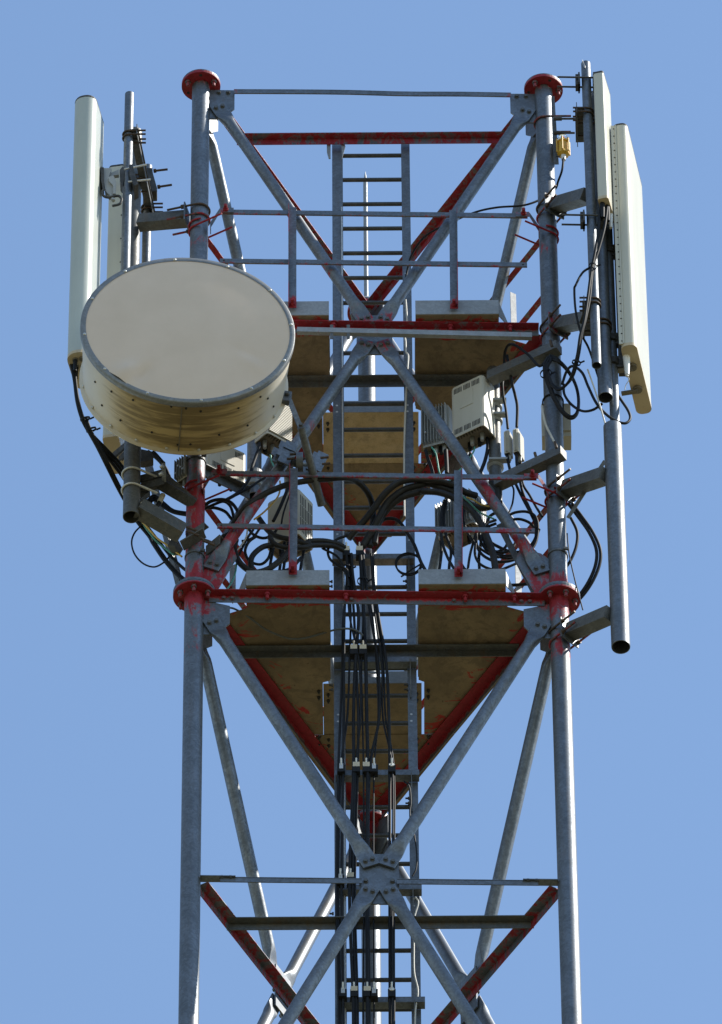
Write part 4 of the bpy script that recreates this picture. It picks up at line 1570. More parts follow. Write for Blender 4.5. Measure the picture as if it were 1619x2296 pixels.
def radio(lab, c, pa, pb, top, sa='plain', sb='plain', mat='rruwhite', conn=4, group='radio units hung on the mast', name='radio_unit', cat='radio unit'):
    C0, a, b, h = box_from(c, pa, pb, top)
    an, bn = a.normalized(), b.normalized()
    t = thing(name, lab, cat, C0 + (a + b) / 2, group)
    r = min(.03, a.length * .12, b.length * .2)
    m = MB()
    pr = []
    A, B_ = a.length, b.length
    for x, y in rounded(A, B_, r, 3):
        pr.append(C0 + an * x + bn * y)
    cc = C0 + (a + b) / 2
    sh = lambda z, k: [cc + (p - cc) * k + EZ * z for p in pr]
    m.loft([sh(.0, 1), sh(h - .012, 1), sh(h, .965)], False, True, False)
    m.loft([sh(.0, 1), sh(.0, .94), sh(.035, .94)], False, False, False)
    flip = a.cross(b).z < 0
    if flip:
        m.f = [tuple(reversed(f)) for f in m.f]
    bd = part('body', m, mat, t)
    m = MB().loft([sh(.033, .945), sh(.04, .945)], True, False, False)
    part('underside', m, 'castdirtyshade', t)
    # cooling ribs below
    m = MB()
    n = max(4, int(A / .022))
    for i in range(n):
        p = C0 + an * (A * (i + .5) / n) + bn * B_ * .18
        m.box(p + EZ * .022, an * .003, bn * B_ * .11, EZ * .012)
    tag(part('cooling_ribs', m, 'castdirtyshade', t), None, None, kind='stuff')
    for i in range(conn):
        p = C0 + an * A * (.2 + .6 * (i + .5) / conn) + bn * B_ * (.55 + .2 * (i % 2))
        part('connector', MB().tube(p - EZ * .045, p + EZ * .03, .013, 10, 1, .018), 'rubber' if i % 2 else 'castgrey', t)
    for e, o, st, L, out in ((an, C0, sa, A, -bn), (bn, C0, sb, B_, -an)):
        m = MB()
        if st == 'cover':
            for z0, z1 in ((.03, .085), (h - .085, h - .03)):
                nn = int((L - .06) / .0115)
                for i in range(nn):
                    if i in (nn // 3, 2 * nn // 3):
                        continue
                    p = o + e * (.035 + (L - .07) * i / (nn - 1)) + EZ * (z0 + z1) / 2
                    m.box(p, e * .0032, out * .0015, EZ * (z1 - z0) / 2)
            tag(part('vent_slots', m, 'hollow', t), None, None, kind='stuff')
            pc = o + e * L * .5 + EZ * h * .66
            m = MB().box(pc + out * .001, e * L * .19, out * .003, EZ * .085)
            part('badge_panel', m, mat, t)
        elif st == 'fins':
            nn = int(L / .021)
            for i in range(nn):
                p = o + e * (.012 + (L - .024) * i / (nn - 1)) + EZ * h * .52 + out * .016
                part('fin', MB().box(p, e * .0018, out * .018, EZ * h * .46), 'castgrey', t)
            m = MB()
            for i in range(4):
                p = o + e * L * (.2 + .2 * i) + EZ * h * (.3 + .15 * (i % 3)) + out * .028
                m.tube(p, p + out * .01, .008, 8)
            tag(part('fin_screws', m, 'zinc', t), None, None, kind='stuff')
        elif st == 'louver':
            nn = int(h * .9 / .017)
            for i in range(nn):
                z = .03 + (h - .06) * i / (nn - 1)
                p = o + e * L * .5 + EZ * z + out * .006
                part('louver_slat', MB().box(p, e * L * .44, out * .006 + EZ * .002, EZ * .0045), mat, t)
            part('louver_recess', MB().box(o + e * L * .5 + EZ * h * .5 + out * .001, e * L * .445, out * .0015, EZ * h * .46), 'hollow', t)
        elif st == 'slots':
            nn = int((L - .05) / .018)
            for i in range(nn):
                for z0, z1 in ((.05, h * .40), (h * .42, h * .68), (h * .70, h - .05)):
                    if (i * 7 + int(z0 * 10)) % 9 == 4:
                        continue
                    p = o + e * (.03 + (L - .06) * i / (nn - 1)) + EZ * (z0 + z1) / 2
                    m.box(p, e * .0042, out * .0015, EZ * (z1 - z0) / 2)
            tag(part('vent_slots', m, 'hollow', t), None, None, kind='stuff')
        elif st == 'ridge':
            for k in (.18, .38, .58):
                part('ridge', MB().box(o + e * L * k + EZ * h * .5 + out * .004, e * L * .05, out * .006, EZ * h * .47), mat, t)
    return t, C0, an, bn, A, B_, h


radio('large off-white radio unit with slotted cover hanging right of the ladder', ('c', 925, 700, .15), ('c', 500, 900), ('c', 1120, 880), ('c', 910, 45), 'cover', 'plain')
radio('finned grey radio unit half behind the right brace, left of the large slotted one', ('c', 468, 925, .48), ('c', 128, 1010), ('c', 590, 1010), ('c', 470, 440), 'fins', 'plain', 'castgrey')
radio('radio unit with striped louvers peeping out right of the dish', ('b', 870, 25, .18), ('b', 1200, 205), ('b', 600, 195), ('b', 870, -560), 'louver', 'plain')
radio('plain pale radio unit with a slotted foot just under the dish', ('b', 115, 470, .42), ('b', 600, 690), ('b', 60, 620), ('b', 115, 90), 'cover', 'plain')
radio('radio unit with long vertical slots behind the left post of the lower rail', ('b', 1272, 1330, .24), ('b', 1478, 1545), ('b', 830, 1500), ('b', 1272, 745), 'slots', 'plain')
radio('lower finned radio unit behind the right post of the lower rail', ('d', 790, 760, .30), ('d', 315, 985), ('d', 1065, 905), ('d', 790, 350), 'fins', 'slots', 'castgrey')
radio('small finned radio unit tucked between the open pole and the left leg', ('a', 1140, 590, -.06), ('a', 985, 690), ('a', 1206, 640), ('a', 1140, 330), 'fins', 'fins', 'rruwhite', 1)
FG = 'small filter boxes by the right leg'
radio('slim filter box, the left one of the two beside the large radio unit', ('c', 1255, 1060, .24), ('c', 1185, 1085), ('c', 1300, 1150), ('c', 1255, 775), 'ridge', 'plain', 'rruwhite', 2, FG, 'filter_box', 'filter box')
radio('slim filter box, the right one of the two nearer the right leg', ('c', 1372, 1045, .22), ('c', 1300, 1070), ('c', 1450, 1185), ('c', 1372, 750), 'ridge', 'plain', 'rruwhite', 2, FG, 'filter_box', 'filter box')
jb = thing('junction_box', 'pale junction box strapped behind the right leg', 'junction box', q('F', 690, 1080, .2))
m = MB()
x0, x1 = q('F', 592, 900, .18).x, q('F', 780, 900, .18).x
z0, z1 = q('F', 780, 1075, .18).z, q('F', 780, 865, .18).z
m.box(V(((x0 + x1) / 2, .20, (z0 + z1) / 2)), EX * (x1 - x0) / 2, EY * .07, EZ * (z1 - z0) / 2)
part('housing', m, 'rruwhite', jb)
m = MB().box(V(((x0 + x1) / 2 + .01, .125, (z0 + z1) / 2 + .01)), EX * (x1 - x0) * .44, EY * .012, EZ * (z1 - z0) * .4)
part('lid', m, 'rruwhite', jb)
m = MB()
ubolt(m, at_(RR, z0 + (z1 - z0) * .75), EY, LR, .12, .006)
pieces('strap', m, 'rubber', jb)

RP = 'short poles carrying the radio units'
a = q('c', 1045, 60, .34)
zb = q('d', 1165, 520, .34).z
rp1 = thing('radio_pole', 'short vertical pole carrying the radio units inside the right leg', 'pole', V((a.x, a.y, zb)), RP)
part('pipe', MB().pipe(V((a.x, a.y, zb)), V((a.x, a.y, a.z + .05)), .047, .006, 20, 6), 'galv_dark', rp1)
part('pipe_mouth', MB().tube(V((a.x, a.y, zb + .10)), V((a.x, a.y, zb + .105)), .04, 16), 'hollow', rp1)
for (x, y, f) in ((1150, 460, 'c'), (1120, 1230, 'c'), (1130, 640, 'c')):
    z = q(f, x, y, .30).z
    m = MB().lathe(V((a.x, a.y, z)), EZ, [(.048, 0), (.062, .01), (.062, .05), (.048, .06)], 20, smooth=False)
    m.bar(V((a.x - .05, a.y - .06, z + .03)), V((a.x + .09, a.y - .06, z + .03)), .045, .02)
    part('collar', m, 'castgrey', rp1)
a2 = q('b', 705, 260, .34)
zb = q('b', 690, 870, .34).z
rp2 = thing('radio_pole', 'short open-ended pole between the dish and the lower guard rail', 'pole', V((a2.x, a2.y, zb)), RP)
part('pipe', MB().pipe(V((a2.x, a2.y, zb)), V((a2.x, a2.y, a2.z + .6)), .053, .006, 20, 6), 'galv', rp2)
part('pipe_mouth', MB().tube(V((a2.x, a2.y, zb + .10)), V((a2.x, a2.y, zb + .105)), .046, 16), 'hollow', rp2)
for y in (520, 660):
    z = q('b', 700, y, .29).z
    m = MB().lathe(V((a2.x, a2.y, z - .03)), EZ, [(.054, 0), (.066, .008), (.066, .045), (.054, .055)], 20, smooth=False)
    part('collar', m, 'castgrey', rp2)


def simple_arm(lab, pa, pb, w_, mat='galv_dark', studs=()):
    t = thing('support_arm', lab, 'bracket arm', pa, 'arms clamped to the front legs')
    part('tube', MB().bar(pa, pb, w_, w_, EZ), mat, t, grime=.1)
    for p in studs:
        part('stud', MB().tube(p, p + V((-.012, -.012, .055)), .011, 8), 'rust', t)
    return t


b1 = q('e', 440, 450, -.10)
a1 = qz('c', 1000, 110, b1.z)
simple_arm('upper arm crossing the right leg above the large radio unit', a1, b1, .085, 'galv_dark', [q('c', 1075, 85, .2), q('e', 350, 440, -.16)])
b1 = q('F', 735, 1150, -.10)
a1 = qz('c', 1090, 1480, b1.z)
simple_arm('lower arm crossing the right leg under the filter boxes', a1, b1, .085, 'galv_dark', [q('F', 560, 1190, .0), q('F', 690, 1120, -.16)])
m = MB().angle(q('b', 60, 500, .06), qz('b', 640, 800, q('b', 60, 500, .06).z), -EZ, V((.3, -.9, 0)), .085, .05, .007)
t = thing('support_arm', 'channel arm from the left leg to the short pole under the dish', 'bracket arm', q('b', 60, 500, .06), 'arms clamped to the front legs')
part('channel', m, 'galv_dark', t, grime=.2)

# bracket cluster on the open left pole below the dish
bk = thing('pole_bracket', 'dark jumble of angle brackets clamped on the open left pole', 'bracket', q('a', 700, 700, -.2))
m = MB()
for y0, y1 in ((590, 500), (700, 605)):
    m.angle(q('a', 500, y0, -.14), q('a', 830, y1, -.20), -EZ, V((.2, .9, 0)), .075, .09, .008)
pieces('angle_bar', m, 'dark', bk)
m = MB().prism([q('a', 690, 735, -.10), q('a', 800, 660, -.16), q('a', 870, 680, -.16), q('a', 1255, 915, -.14), q('a', 1180, 1005, -.08), q('a', 1100, 975, -.08)], V((0, .02, .05)))
part('base_plate', m, 'dark', bk)
m = MB().prism([q('a', 800, 560, -.13), q('a', 860, 560, -.13), q('a', 1080, 740, -.13), q('a', 1200, 850, -.13), q('a', 1160, 880, -.13), q('a', 960, 760, -.13), q('a', 850, 690, -.13)], V((0, .008, .003)))
part('cheek_plate', m, 'galv_dark', bk)
m = MB().bar(q('a', 822, 460, -.21), q('a', 830, 640, -.21), .03, .05)
part('end_plate', m, 'sheet', bk)
m = MB().prism([q('a', 500, 790, -.12), q('a', 650, 790, -.12), q('a', 560, 860, -.12), q('a', 505, 920, -.12)], V((0, .05, 0)))
part('web_plate', m, 'dark', bk)
m = MB()
for y in (510, 715):
    c = V((B_b.x, -.20, q('a', 400, y, -.25).z))
    ubolt(m, c, V((.85, .5, 0)).normalized(), .061, .17, .009)
pieces('u_bolt', m, 'zinc', bk)
for x, y in ((785, 485), (775, 580)):
    p = q('a', x, y, -.23)
    part('nut', MB().tube(p, p + V((.02, -.015, 0)), .016, 6), 'zinc', bk)
m = MB().prism([q('a', 500, 240, -.05), q('a', 690, 280, -.05), q('a', 690, 380, -.05), q('a', 560, 410, -.05), q('a', 510, 400, -.05)], V((0, .06, 0)))
part('upper_block', m, 'dark', bk)
p0, p1 = q('a', 815, 840, -.08), q('a', 770, 940, -.08)
m = MB().tube(p1, p0, .020, 12)
part('gland', m, 'rruwhite', bk)
part('boot', MB().tube(q('a', 725, 1010, -.08), p1, .013, 10, 1, .018), 'rubber', bk)
m = MB()
m.angle(q('a', 165, 290, .02), q('a', 330, 150, .02), -EZ, V((.5, .8, 0)), .06, .05, .007)
m.angle(q('a', 240, 340, .0), q('a', 400, 190, .0), -EZ, V((.5, .8, 0)), .06, .05, .007)
t = thing('antenna_clamp', 'rusty bracket arms under the half hidden antenna left of the open pole', 'bracket', q('a', 280, 250, .0))
pieces('angle_bar', m, 'galv_dark', t, grime=.6)

# stay rod down the outside of the left leg
m = MB().angle(q('a', 590, 300, .5), q('G', 520, 880, .5), V((.7, .7, 0)), V((-.7, .7, 0)), .05, .04, .006)
tag(part('stay_angle', m, 'galv_dark'), 'thin sloping grey angle behind the cables left of the left leg', 'stay')
m = MB().bar(q('I', 480, 480, .12), q('I', 722, 950, .06), .045, .006, V((.3, 1, .2)))
tag(part('flat_stay', m, 'galv_dark'), 'dull flat bar slanting beside the right brace down to the red flange', 'stay')
m = MB().bar(q('I', 925, 440, .0), q('I', 1165, 70, -.22), .028, .005, V((.2, 1, .2)))
tag(part('flat_stay', m, 'galv_dark'), 'narrow flat strip just under the arm near the stub pole', 'stay')


# ================================================================ CABLES
def cable(lab, pts, r, mat='rubber', corr=None, group=None, name='cable', sub=8, cat='cable'):
    P = [q(*p) for p in pts]
    m = MB().path(catmull(P, sub), r, 8, True, corr)
    return tag(part(name, m, mat), lab, cat, group)


LV = (4260, 4005, 3555, 3090, 2655, 2460, 2310, 2215)
DV = (.37, .375, .375, .375, .375, .36, .36, .36)
FEED = [
    ('feeder cable at the far left of all, touching the left ladder rail', .0105, (1350, 1354, 1346, 1353, 1370, 1374, 1398, 1400)),
    ('second feeder cable from the left, in the far left bare clamp', .0105, (1376, 1373, 1366, 1373, 1376, 1378, 1387, 1388)),
    ('fatter left one of two feeder cables under the left white clamp plate', .0135, (1412, 1413, 1398, 1414, 1421, 1434, 1412, 1405)),
    ('slimmer right one of two feeder cables under the left white clamp plate', .011, (1430, 1430, 1419, 1430, 1424, 1416, 1404, 1396)),
    ('thin feeder cable left of the fat middle one', .007, (1453, 1453, 1456, 1454, 1446, 1452, 1443, 1436)),
    ('fat feeder cable under the right white clamp plate', .0145, (1470, 1470, 1467, 1471, 1463, 1455, 1447, 1441)),
    ('thin single cable in the small buckle clamp', .0065, (1496, 1496, 1494, 1496, 1505, 1490, 1454, 1446)),
    ('fat feeder cable in the round-washer clamp at right', .0125, (1560, 1560, 1559, 1559, 1545, 1513, 1493, 1490)),
    ('thin feeder cable in the middle of the round-washer clamp', .008, (1571, 1570, 1569, 1570, 1527, 1500, 1489, 1484)),
    ('thin feeder cable at the far right edge of the round-washer clamp', .008, (1578, 1577, 1576, 1576, 1533, 1507, 1496, 1494)),
    ('feeder cable crossing from the right bundle to the middle clamp', .0115, (1476, 1477, 1473, 1478, 1512, 1482, 1460, 1452)),
    ('feeder cable crossing from the left bundle to the left white clamp', .009, (1424, 1424, 1410, 1422, 1437, 1398, 1391, 1386)),
    ('feeder cable weaving behind the left white clamp', .009, (1360, 1362, 1353, 1363, 1398, 1403, 1396, 1392)),
]
MIDX = [0, 0, -6, 10, 0, 0, 20, 6, -28, -20, 36, 20, 14]
for i, (lab, r, xs) in enumerate(FEED):
    pts = [('N', xs[k], LV[k], DV[k] - .012 * (i % 3)) for k in range(8)]
    mid = ('N', (xs[3] + xs[4]) / 2 + MIDX[i] * .6, 2870, .36 - .012 * (i % 4))
    pts.insert(4, mid)
    cable(lab, pts, r * .88, 'rubber', None, 'feeder cables running up the mast', 'feeder_cable', 10)


def cable_clamp(lab, x, y, kind):
    p = q('N', x, y, .345)
    t = thing('cable_clamp', lab, 'cable clamp', p, 'cable clamps on the rests')
    part('block', MB().box(p + V((0, .02, -.045)), EX * .027, EY * .03, EZ * .034), 'rubber', t)
    if kind == 'plate':
        part('plate', MB().prism([p + V((-.024, -.022, .0)), p + V((.024, -.022, .0)), p + V((.024, .004, -.050)), p + V((-.024, .004, -.050))], V((0, -.003, .002))), 'zinc', t)
    elif kind == 'round':
        part('washer', MB().tube(p + V((0, -.004, -.01)), p + V((0, -.010, -.008)), .020, 16), 'whiteplastic', t)
    else:
        part('buckle', MB().box(p + V((0, -.002, -.025)), EX * .013, EY * .010, EZ * .026), 'zinc', t)
    part('stud', MB().tube(p + V((0, -.008, -.015)), p + V((0, -.03, .035)), .007, 8), 'zinc', t)


for nm, yy, cl in (('topmost cable rest', 2194, (('left white plate', 1385, 'plate'), ('right white plate', 1438, 'plate'))),
                   ('cable rest at the tie bar', 2588, (('left white plate', 1415, 'plate'), ('right white plate', 1452, 'plate'))),
                   ('cable rest before the lower hatch', 3058, (('far left bare', 1365, 'buckle'), ('left white plate', 1425, 'plate'), ('right white plate', 1465, 'plate'), ('small buckle', 1496, 'buckle'), ('round washer', 1567, 'round'))),
                   ('cable rest at the lower centre plate', 3500, (('far left bare', 1362, 'buckle'), ('white plate', 1402, 'plate'))),
                   ('bottom cable rest', 3955, (('far left bare', 1372, 'buckle'), ('left white plate', 1416, 'plate'), ('right white plate', 1469, 'plate'), ('small buckle', 1496, 'buckle'), ('round washer', 1567, 'round')))):
    for w_, x, k in cl:
        cable_clamp('%s cable clamp on the %s' % (w_, nm), x, yy, k)

CG = 'corrugated black conduits behind the lower guard rail'
cr = .013
cable('long corrugated conduit arching left over the brace and dipping into the ladder',
      [('b', 400, 1300, .10), ('b', 470, 1160, .05), ('b', 600, 990, -.07), ('b', 800, 850, -.08), ('b', 1000, 755, -.08), ('b', 1180, 695, -.08), ('g', 0, 390, -.08), ('g', 200, 375, -.07), ('g', 420, 358, -.05), ('g', 560, 400, .05), ('g', 660, 480, .12), ('g', 735, 590, .2), ('g', 775, 720, .28), ('g', 785, 900, .32), ('g', 760, 1060, .34), ('g', 745, 1250, .35)], .024, 'conduit', cr, CG, 'conduit', 10, 'conduit')
cable('topmost of the three conduits arching right from the cable bundle',
      [('g', 465, 1150, .33), ('g', 560, 1040, .30), ('g', 690, 890, .26), ('g', 800, 750, .22), ('g', 890, 620, .18), ('g', 980, 520, .15), ('g', 1100, 430, .13), ('g', 1250, 385, .12), ('g', 1450, 385, .12), ('d', 320, 235, .13), ('d', 450, 270, .15), ('d', 560, 310, .17), ('d', 700, 390, .2), ('d', 830, 430, .24)], .026, 'conduit', cr, CG, 'conduit', 10, 'conduit')
cable('middle of the three conduits arching right from the cable bundle',
      [('g', 650, 1250, .34), ('g', 750, 1080, .31), ('g', 850, 900, .27), ('g', 950, 710, .23), ('g', 1060, 600, .2), ('g', 1200, 510, .18), ('g', 1400, 455, .16), ('d', 200, 270, .17), ('d', 380, 330, .18), ('d', 520, 390, .2), ('d', 660, 490, .22), ('d', 780, 560, .24), ('d', 900, 590, .25), ('d', 1030, 555, .24), ('d', 1105, 460, .22), ('d', 1105, 340, .21), ('d', 1020, 240, .22)], .028, 'conduit', cr, CG, 'conduit', 10, 'conduit')
cable('lowest of the three conduits, curling down onto the right toe board',
      [('g', 805, 1220, .35), ('g', 820, 1050, .33), ('g', 900, 860, .29), ('g', 1040, 700, .24), ('g', 1200, 600, .2), ('g', 1400, 545, .17), ('d', 150, 375, .14), ('d', 330, 385, .12), ('d', 500, 440, .1), ('d', 640, 530, .08), ('d', 780, 640, .07), ('d', 890, 800, .06), ('d', 970, 980, .05), ('d', 1040, 1180, .03), ('d', 1085, 1450, .02)], .026, 'conduit', cr, CG, 'conduit', 10, 'conduit')
cable('upper horizontal conduit running left from the bundle behind the left post',
      [('g', 420, 1270, .34), ('g', 330, 1220, .30), ('g', 150, 1180, .26), ('g', -50, 1185, .22), ('b', 1400, 1480, .2), ('b', 1180, 1420, .2), ('b', 1000, 1380, .22), ('b', 880, 1300, .24), ('b', 760, 1140, .26)], .022, 'conduit', cr, CG, 'conduit', 10, 'conduit')
cable('lower horizontal conduit running left from the bundle and looping on the deck',
      [('g', 400, 1300, .33), ('g', 250, 1240, .28), ('g', 20, 1235, .22), ('b', 1350, 1520, .18), ('b', 1100, 1520, .16), ('b', 960, 1470, .16), ('b', 900, 1380, .18)], .020, 'conduit', cr, CG, 'conduit', 10, 'conduit')
cable('fat conduit ring standing on the left toe board',
      [('G', 1230, 650, .1), ('G', 1160, 720, .08), ('G', 1080, 775, .07), ('G', 990, 790, .07), ('G', 905, 730, .08), ('G', 868, 640, .1), ('G', 880, 580, .12)], .024, 'conduit', cr, CG, 'conduit', 10, 'conduit')
cable('second conduit ring just behind the left toe board',
      [('G', 1130, 612, .18), ('G', 1050, 630, .16), ('G', 985, 690, .15), ('G', 980, 760, .14), ('G', 1010, 800, .14)], .022, 'conduit', cr, CG, 'conduit', 10, 'conduit')

# right coil by the leg
coil = [(300, 575), (248, 680), (262, 830), (320, 1000), (390, 1160), (490, 1310), (600, 1375), (680, 1300), (695, 1120), (655, 930), (560, 750), (430, 610), (330, 560)]
pts = []
for k in range(3):
    for i, (x, y) in enumerate(coil):
        u = 1 - .05 * k
        pts.append(('e', 470 + (x - 470) * u + 9 * k, 970 + (y - 970) * u + 6 * k, -.13 - .018 * k + (.10 if i in (8, 9, 10) else 0) * 1.0))
pts = [('F', 352, 640, .25), ('F', 356, 500, .15), ('F', 400, 448, .02), ('F', 500, 510, -.08), ('F', 580, 590, -.12)] + pts
cable('black cable coil tied against the right leg, tail looping over to the filter boxes', pts, .0105, sub=6)
cable('cable dropping from the narrow antenna along the slim pole into the coil',
      [('C', 1020, 1000, -.5), ('C', 1000, 1150, -.52), ('C', 960, 1300, -.52), ('C', 925, 1410, -.52), ('C', 905, 1600, -.52), ('e', 790, 60, -.52), ('e', 735, 280, -.5), ('e', 695, 550, -.45), ('e', 630, 800, -.35), ('e', 540, 930, -.25), ('e', 440, 985, -.2), ('e', 350, 920, -.19), ('e', 300, 770, -.17), ('e', 290, 650, -.16)], .0105)
cable('twin cable beside it from the narrow antenna, bending right around the leg',
      [('C', 970, 1040, -.5), ('C', 960, 1180, -.52), ('C', 935, 1330, -.53), ('C', 915, 1430, -.53), ('C', 890, 1619, -.53), ('e', 770, 90, -.53), ('e', 715, 300, -.51), ('e', 675, 560, -.46), ('e', 600, 830, -.36), ('e', 510, 960, -.27), ('e', 420, 1000, -.22), ('e', 330, 930, -.2)], .0105)
cable('black cable bowing out left of the slim pole by the middle arm', [('C', 925, 1400, -.5), ('C', 860, 1440, -.5), ('C', 815, 1520, -.5), ('F', 805, 100, -.48), ('F', 815, 240, -.45), ('F', 850, 380, -.4), ('F', 900, 480, -.3), ('F', 960, 660, -.25)], .009)
cable('wide hanging loop of cable passing under the thick rusty pole', [('e', 480, 930, -.12), ('e', 540, 760, -.16), ('e', 620, 695, -.2), ('e', 740, 780, -.24), ('e', 815, 950, -.27), ('e', 910, 1150, -.3), ('e', 1010, 1280, -.32), ('e', 1150, 1390, -.32), ('e', 1290, 1435, -.3), ('e', 1360, 1380, -.28), ('e', 1340, 1280, -.26), ('e', 1250, 1140, -.22), ('e', 1150, 990, -.2)], .0105)
cable('second hanging loop between the right leg and the thick rusty pole', [('e', 500, 930, -.10), ('e', 510, 1060, -.14), ('e', 600, 1190, -.18), ('e', 740, 1275, -.22), ('e', 880, 1260, -.26), ('e', 1000, 1180, -.28)], .010)
cable('pale flat strap hanging from the slim pole to the stub pole', [('e', 810, 735, -.40), ('e', 880, 930, -.36), ('e', 960, 1170, -.34), ('e', 1050, 1480, -.34)], .006, 'wcable')
cable('white cable sagging across the right leg beside the junction box', [('e', 220, 1210, -.06), ('e', 235, 1320, -.07), ('e', 280, 1480, -.08), ('F', 690, 1110, -.09)], .009, 'wcable')
cable('thin black lead under the warning light', [('C', 735, 700, -.03), ('C', 725, 780, -.02), ('C', 700, 850, .05), ('C', 680, 900, .12), ('C', 600, 960, .14), ('C', 480, 1005, .10), ('C', 300, 1020, .08), ('C', 150, 1055, .1), ('B', 1250, 1140, .2), ('B', 1130, 1210, .3), ('B', 1050, 1320, .4), ('B', 1020, 1420, .46), ('B', 1005, 1500, .47)], .0085)

# loops by the lower right deck
LG = 'black cable loops above the right toe board'
cable('big round cable loop hanging inside the right leg', [('d', 1230, 690, .2), ('d', 1340, 645, .2), ('d', 1480, 638, .2), ('d', 1590, 700, .2), ('d', 1625, 850, .2), ('d', 1590, 1050, .2), ('d', 1480, 1180, .19), ('d', 1300, 1240, .18), ('d', 1120, 1220, .18), ('d', 970, 1140, .18), ('d', 880, 1010, .18), ('d', 880, 880, .19), ('d', 960, 790, .2), ('d', 1080, 745, .22)], .0105, 'rubber', None, LG)
cable('second round cable loop nested in the big one', [('d', 1250, 745, .24), ('d', 1400, 735, .24), ('d', 1540, 800, .24), ('d', 1600, 930, .24), ('d', 1570, 1080, .23), ('d', 1450, 1190, .22), ('d', 1280, 1210, .22), ('d', 1080, 1190, .22), ('d', 960, 1090, .22), ('d', 915, 960, .22), ('d', 950, 850, .23), ('d', 1080, 790, .24)], .0105, 'rubber', None, LG)
cable('wide shallow loop resting low above the right toe board', [('d', 830, 880, .14), ('d', 830, 1060, .12), ('d', 900, 1190, .11), ('d', 1050, 1275, .11), ('d', 1200, 1285, .12), ('d', 1330, 1255, .14), ('d', 1400, 1220, .16)], .011, 'rubber', None, LG)
cable('lowest drooping loop, pale highlight, right of the right post', [('d', 815, 1050, .08), ('d', 810, 1190, .07), ('d', 860, 1300, .07), ('d', 980, 1370, .08), ('d', 1130, 1390, .09), ('d', 1340, 1310, .12)], .010, 'rubber', None, LG)
cable('cable lying along the top of the right toe board', [('d', 600, 1250, .1), ('d', 690, 1390, .06), ('d', 820, 1425, .05), ('d', 950, 1428, .05), ('d', 1060, 1415, .06)], .010, 'rubber', None, LG)
cable('left one of two cables hanging from the lower finned unit', [('d', 415, 490, .16), ('d', 375, 650, .14), ('d', 368, 850, .12), ('d', 385, 1030, .1), ('d', 450, 1220, .08), ('d', 545, 1390, .05)], .011, 'rubber', None, LG)
cable('right one of two cables hanging from the lower finned unit', [('d', 440, 490, .18), ('d', 410, 650, .16), ('d', 415, 850, .14), ('d', 460, 1010, .12), ('d', 530, 1170, .1), ('d', 620, 1330, .08), ('d', 700, 1420, .06)], .011, 'rubber', None, LG)
cable('diagonal cable bowing from the lower finned unit to the right loops', [('d', 660, 600, .2), ('d', 660, 760, .17), ('d', 720, 920, .15), ('d', 830, 1070, .15), ('d', 980, 1180, .16), ('d', 1120, 1230, .17)], .010, 'rubber', None, LG)
cable('braided cable dropping behind the right post to the deck', [('d', 815, 930, .2), ('d', 780, 1060, .18), ('d', 740, 1220, .16), ('d', 710, 1430, .14)], .010, 'conduit', .01, LG)
cable('clipped cable hanging below the left end of the finned unit', [('d', 365, 1020, .3), ('d', 375, 1130, .28), ('d', 360, 1300, .26), ('d', 340, 1430, .24)], .011, 'rubber', None, LG)
SG = 'black cables descending from the filter boxes'
cable('left one of three cables descending from the filter boxes', [('c', 1225, 1100, .27), ('c', 1260, 1280, .26), ('d', 1330, 260, .25), ('d', 1430, 470, .24), ('d', 1520, 640, .23), ('d', 1590, 800, .22), ('d', 1600, 960, .21)], .011, 'rubber', None, SG)
cable('middle one of three cables descending from the filter boxes', [('c', 1345, 1080, .25), ('c', 1355, 1250, .25), ('d', 1395, 250, .25), ('d', 1430, 390, .24), ('d', 1500, 560, .23), ('d', 1570, 700, .22), ('d', 1620, 850, .2)], .011, 'rubber', None, SG)
cable('right one of three cables descending from the filter boxes', [('c', 1400, 1180, .3), ('d', 1425, 260, .28), ('d', 1520, 430, .25), ('d', 1610, 590, .2), ('d', 1680, 700, .15)], .010, 'rubber', None, SG)
cable('left one of two cables entering the tops of the filter boxes', [('F', 352, 640, .25), ('c', 1165, 180, .22), ('c', 1175, 330, .24), ('c', 1210, 520, .26), ('c', 1235, 760, .27)], .010, 'rubber', None, 'cables entering the filter boxes')
cable('right one of two cables entering the tops of the filter boxes', [('F', 368, 520, .12), ('c', 1290, 170, .15), ('c', 1330, 330, .2), ('c', 1357, 480, .23), ('c', 1350, 740, .25)], .011, 'rubber', None, 'cables entering the filter boxes')
cable('short black jumper under the large slotted radio unit', [('c', 970, 880, .3), ('c', 975, 1010, .3), ('c', 940, 1170, .29), ('c', 890, 1300, .28), ('c', 850, 1400, .27)], .014)
cable('mint green earth wire under the large slotted radio unit', [('c', 805, 1000, .28), ('c', 790, 1060, .28), ('c', 730, 1150, .28), ('c', 640, 1270, .26), ('c', 560, 1340, .24), ('c', 460, 1450, .22)], .006, 'gcable')
cable('mint green earth wire under the finned radio unit', [('c', 250, 1000, .48), ('c', 300, 1080, .46), ('c', 325, 1200, .44), ('c', 350, 1330, .42), ('c', 420, 1450, .38)], .0065, 'gcable')
cable('black jumper left of the green wire under the finned radio unit', [('c', 170, 1040, .48), ('c', 200, 1150, .47), ('c', 250, 1290, .45), ('c', 270, 1400, .43)], .013)
cable('thick black jumper right of the green wire under the finned radio unit', [('c', 430, 1040, .5), ('c', 440, 1200, .48), ('c', 445, 1340, .46)], .016)
cable('green wire sagging across the lower finned unit', [('d', 640, 430, .1), ('d', 740, 520, .1), ('d', 850, 630, .12), ('d', 960, 690, .13), ('d', 1060, 730, .15)], .0065, 'gcable')
cable('yellow wire crossing the lower finned unit', [('d', 700, 450, .14), ('d', 800, 490, .14), ('d', 880, 540, .15), ('d', 1000, 570, .16)], .0055, 'ycable')
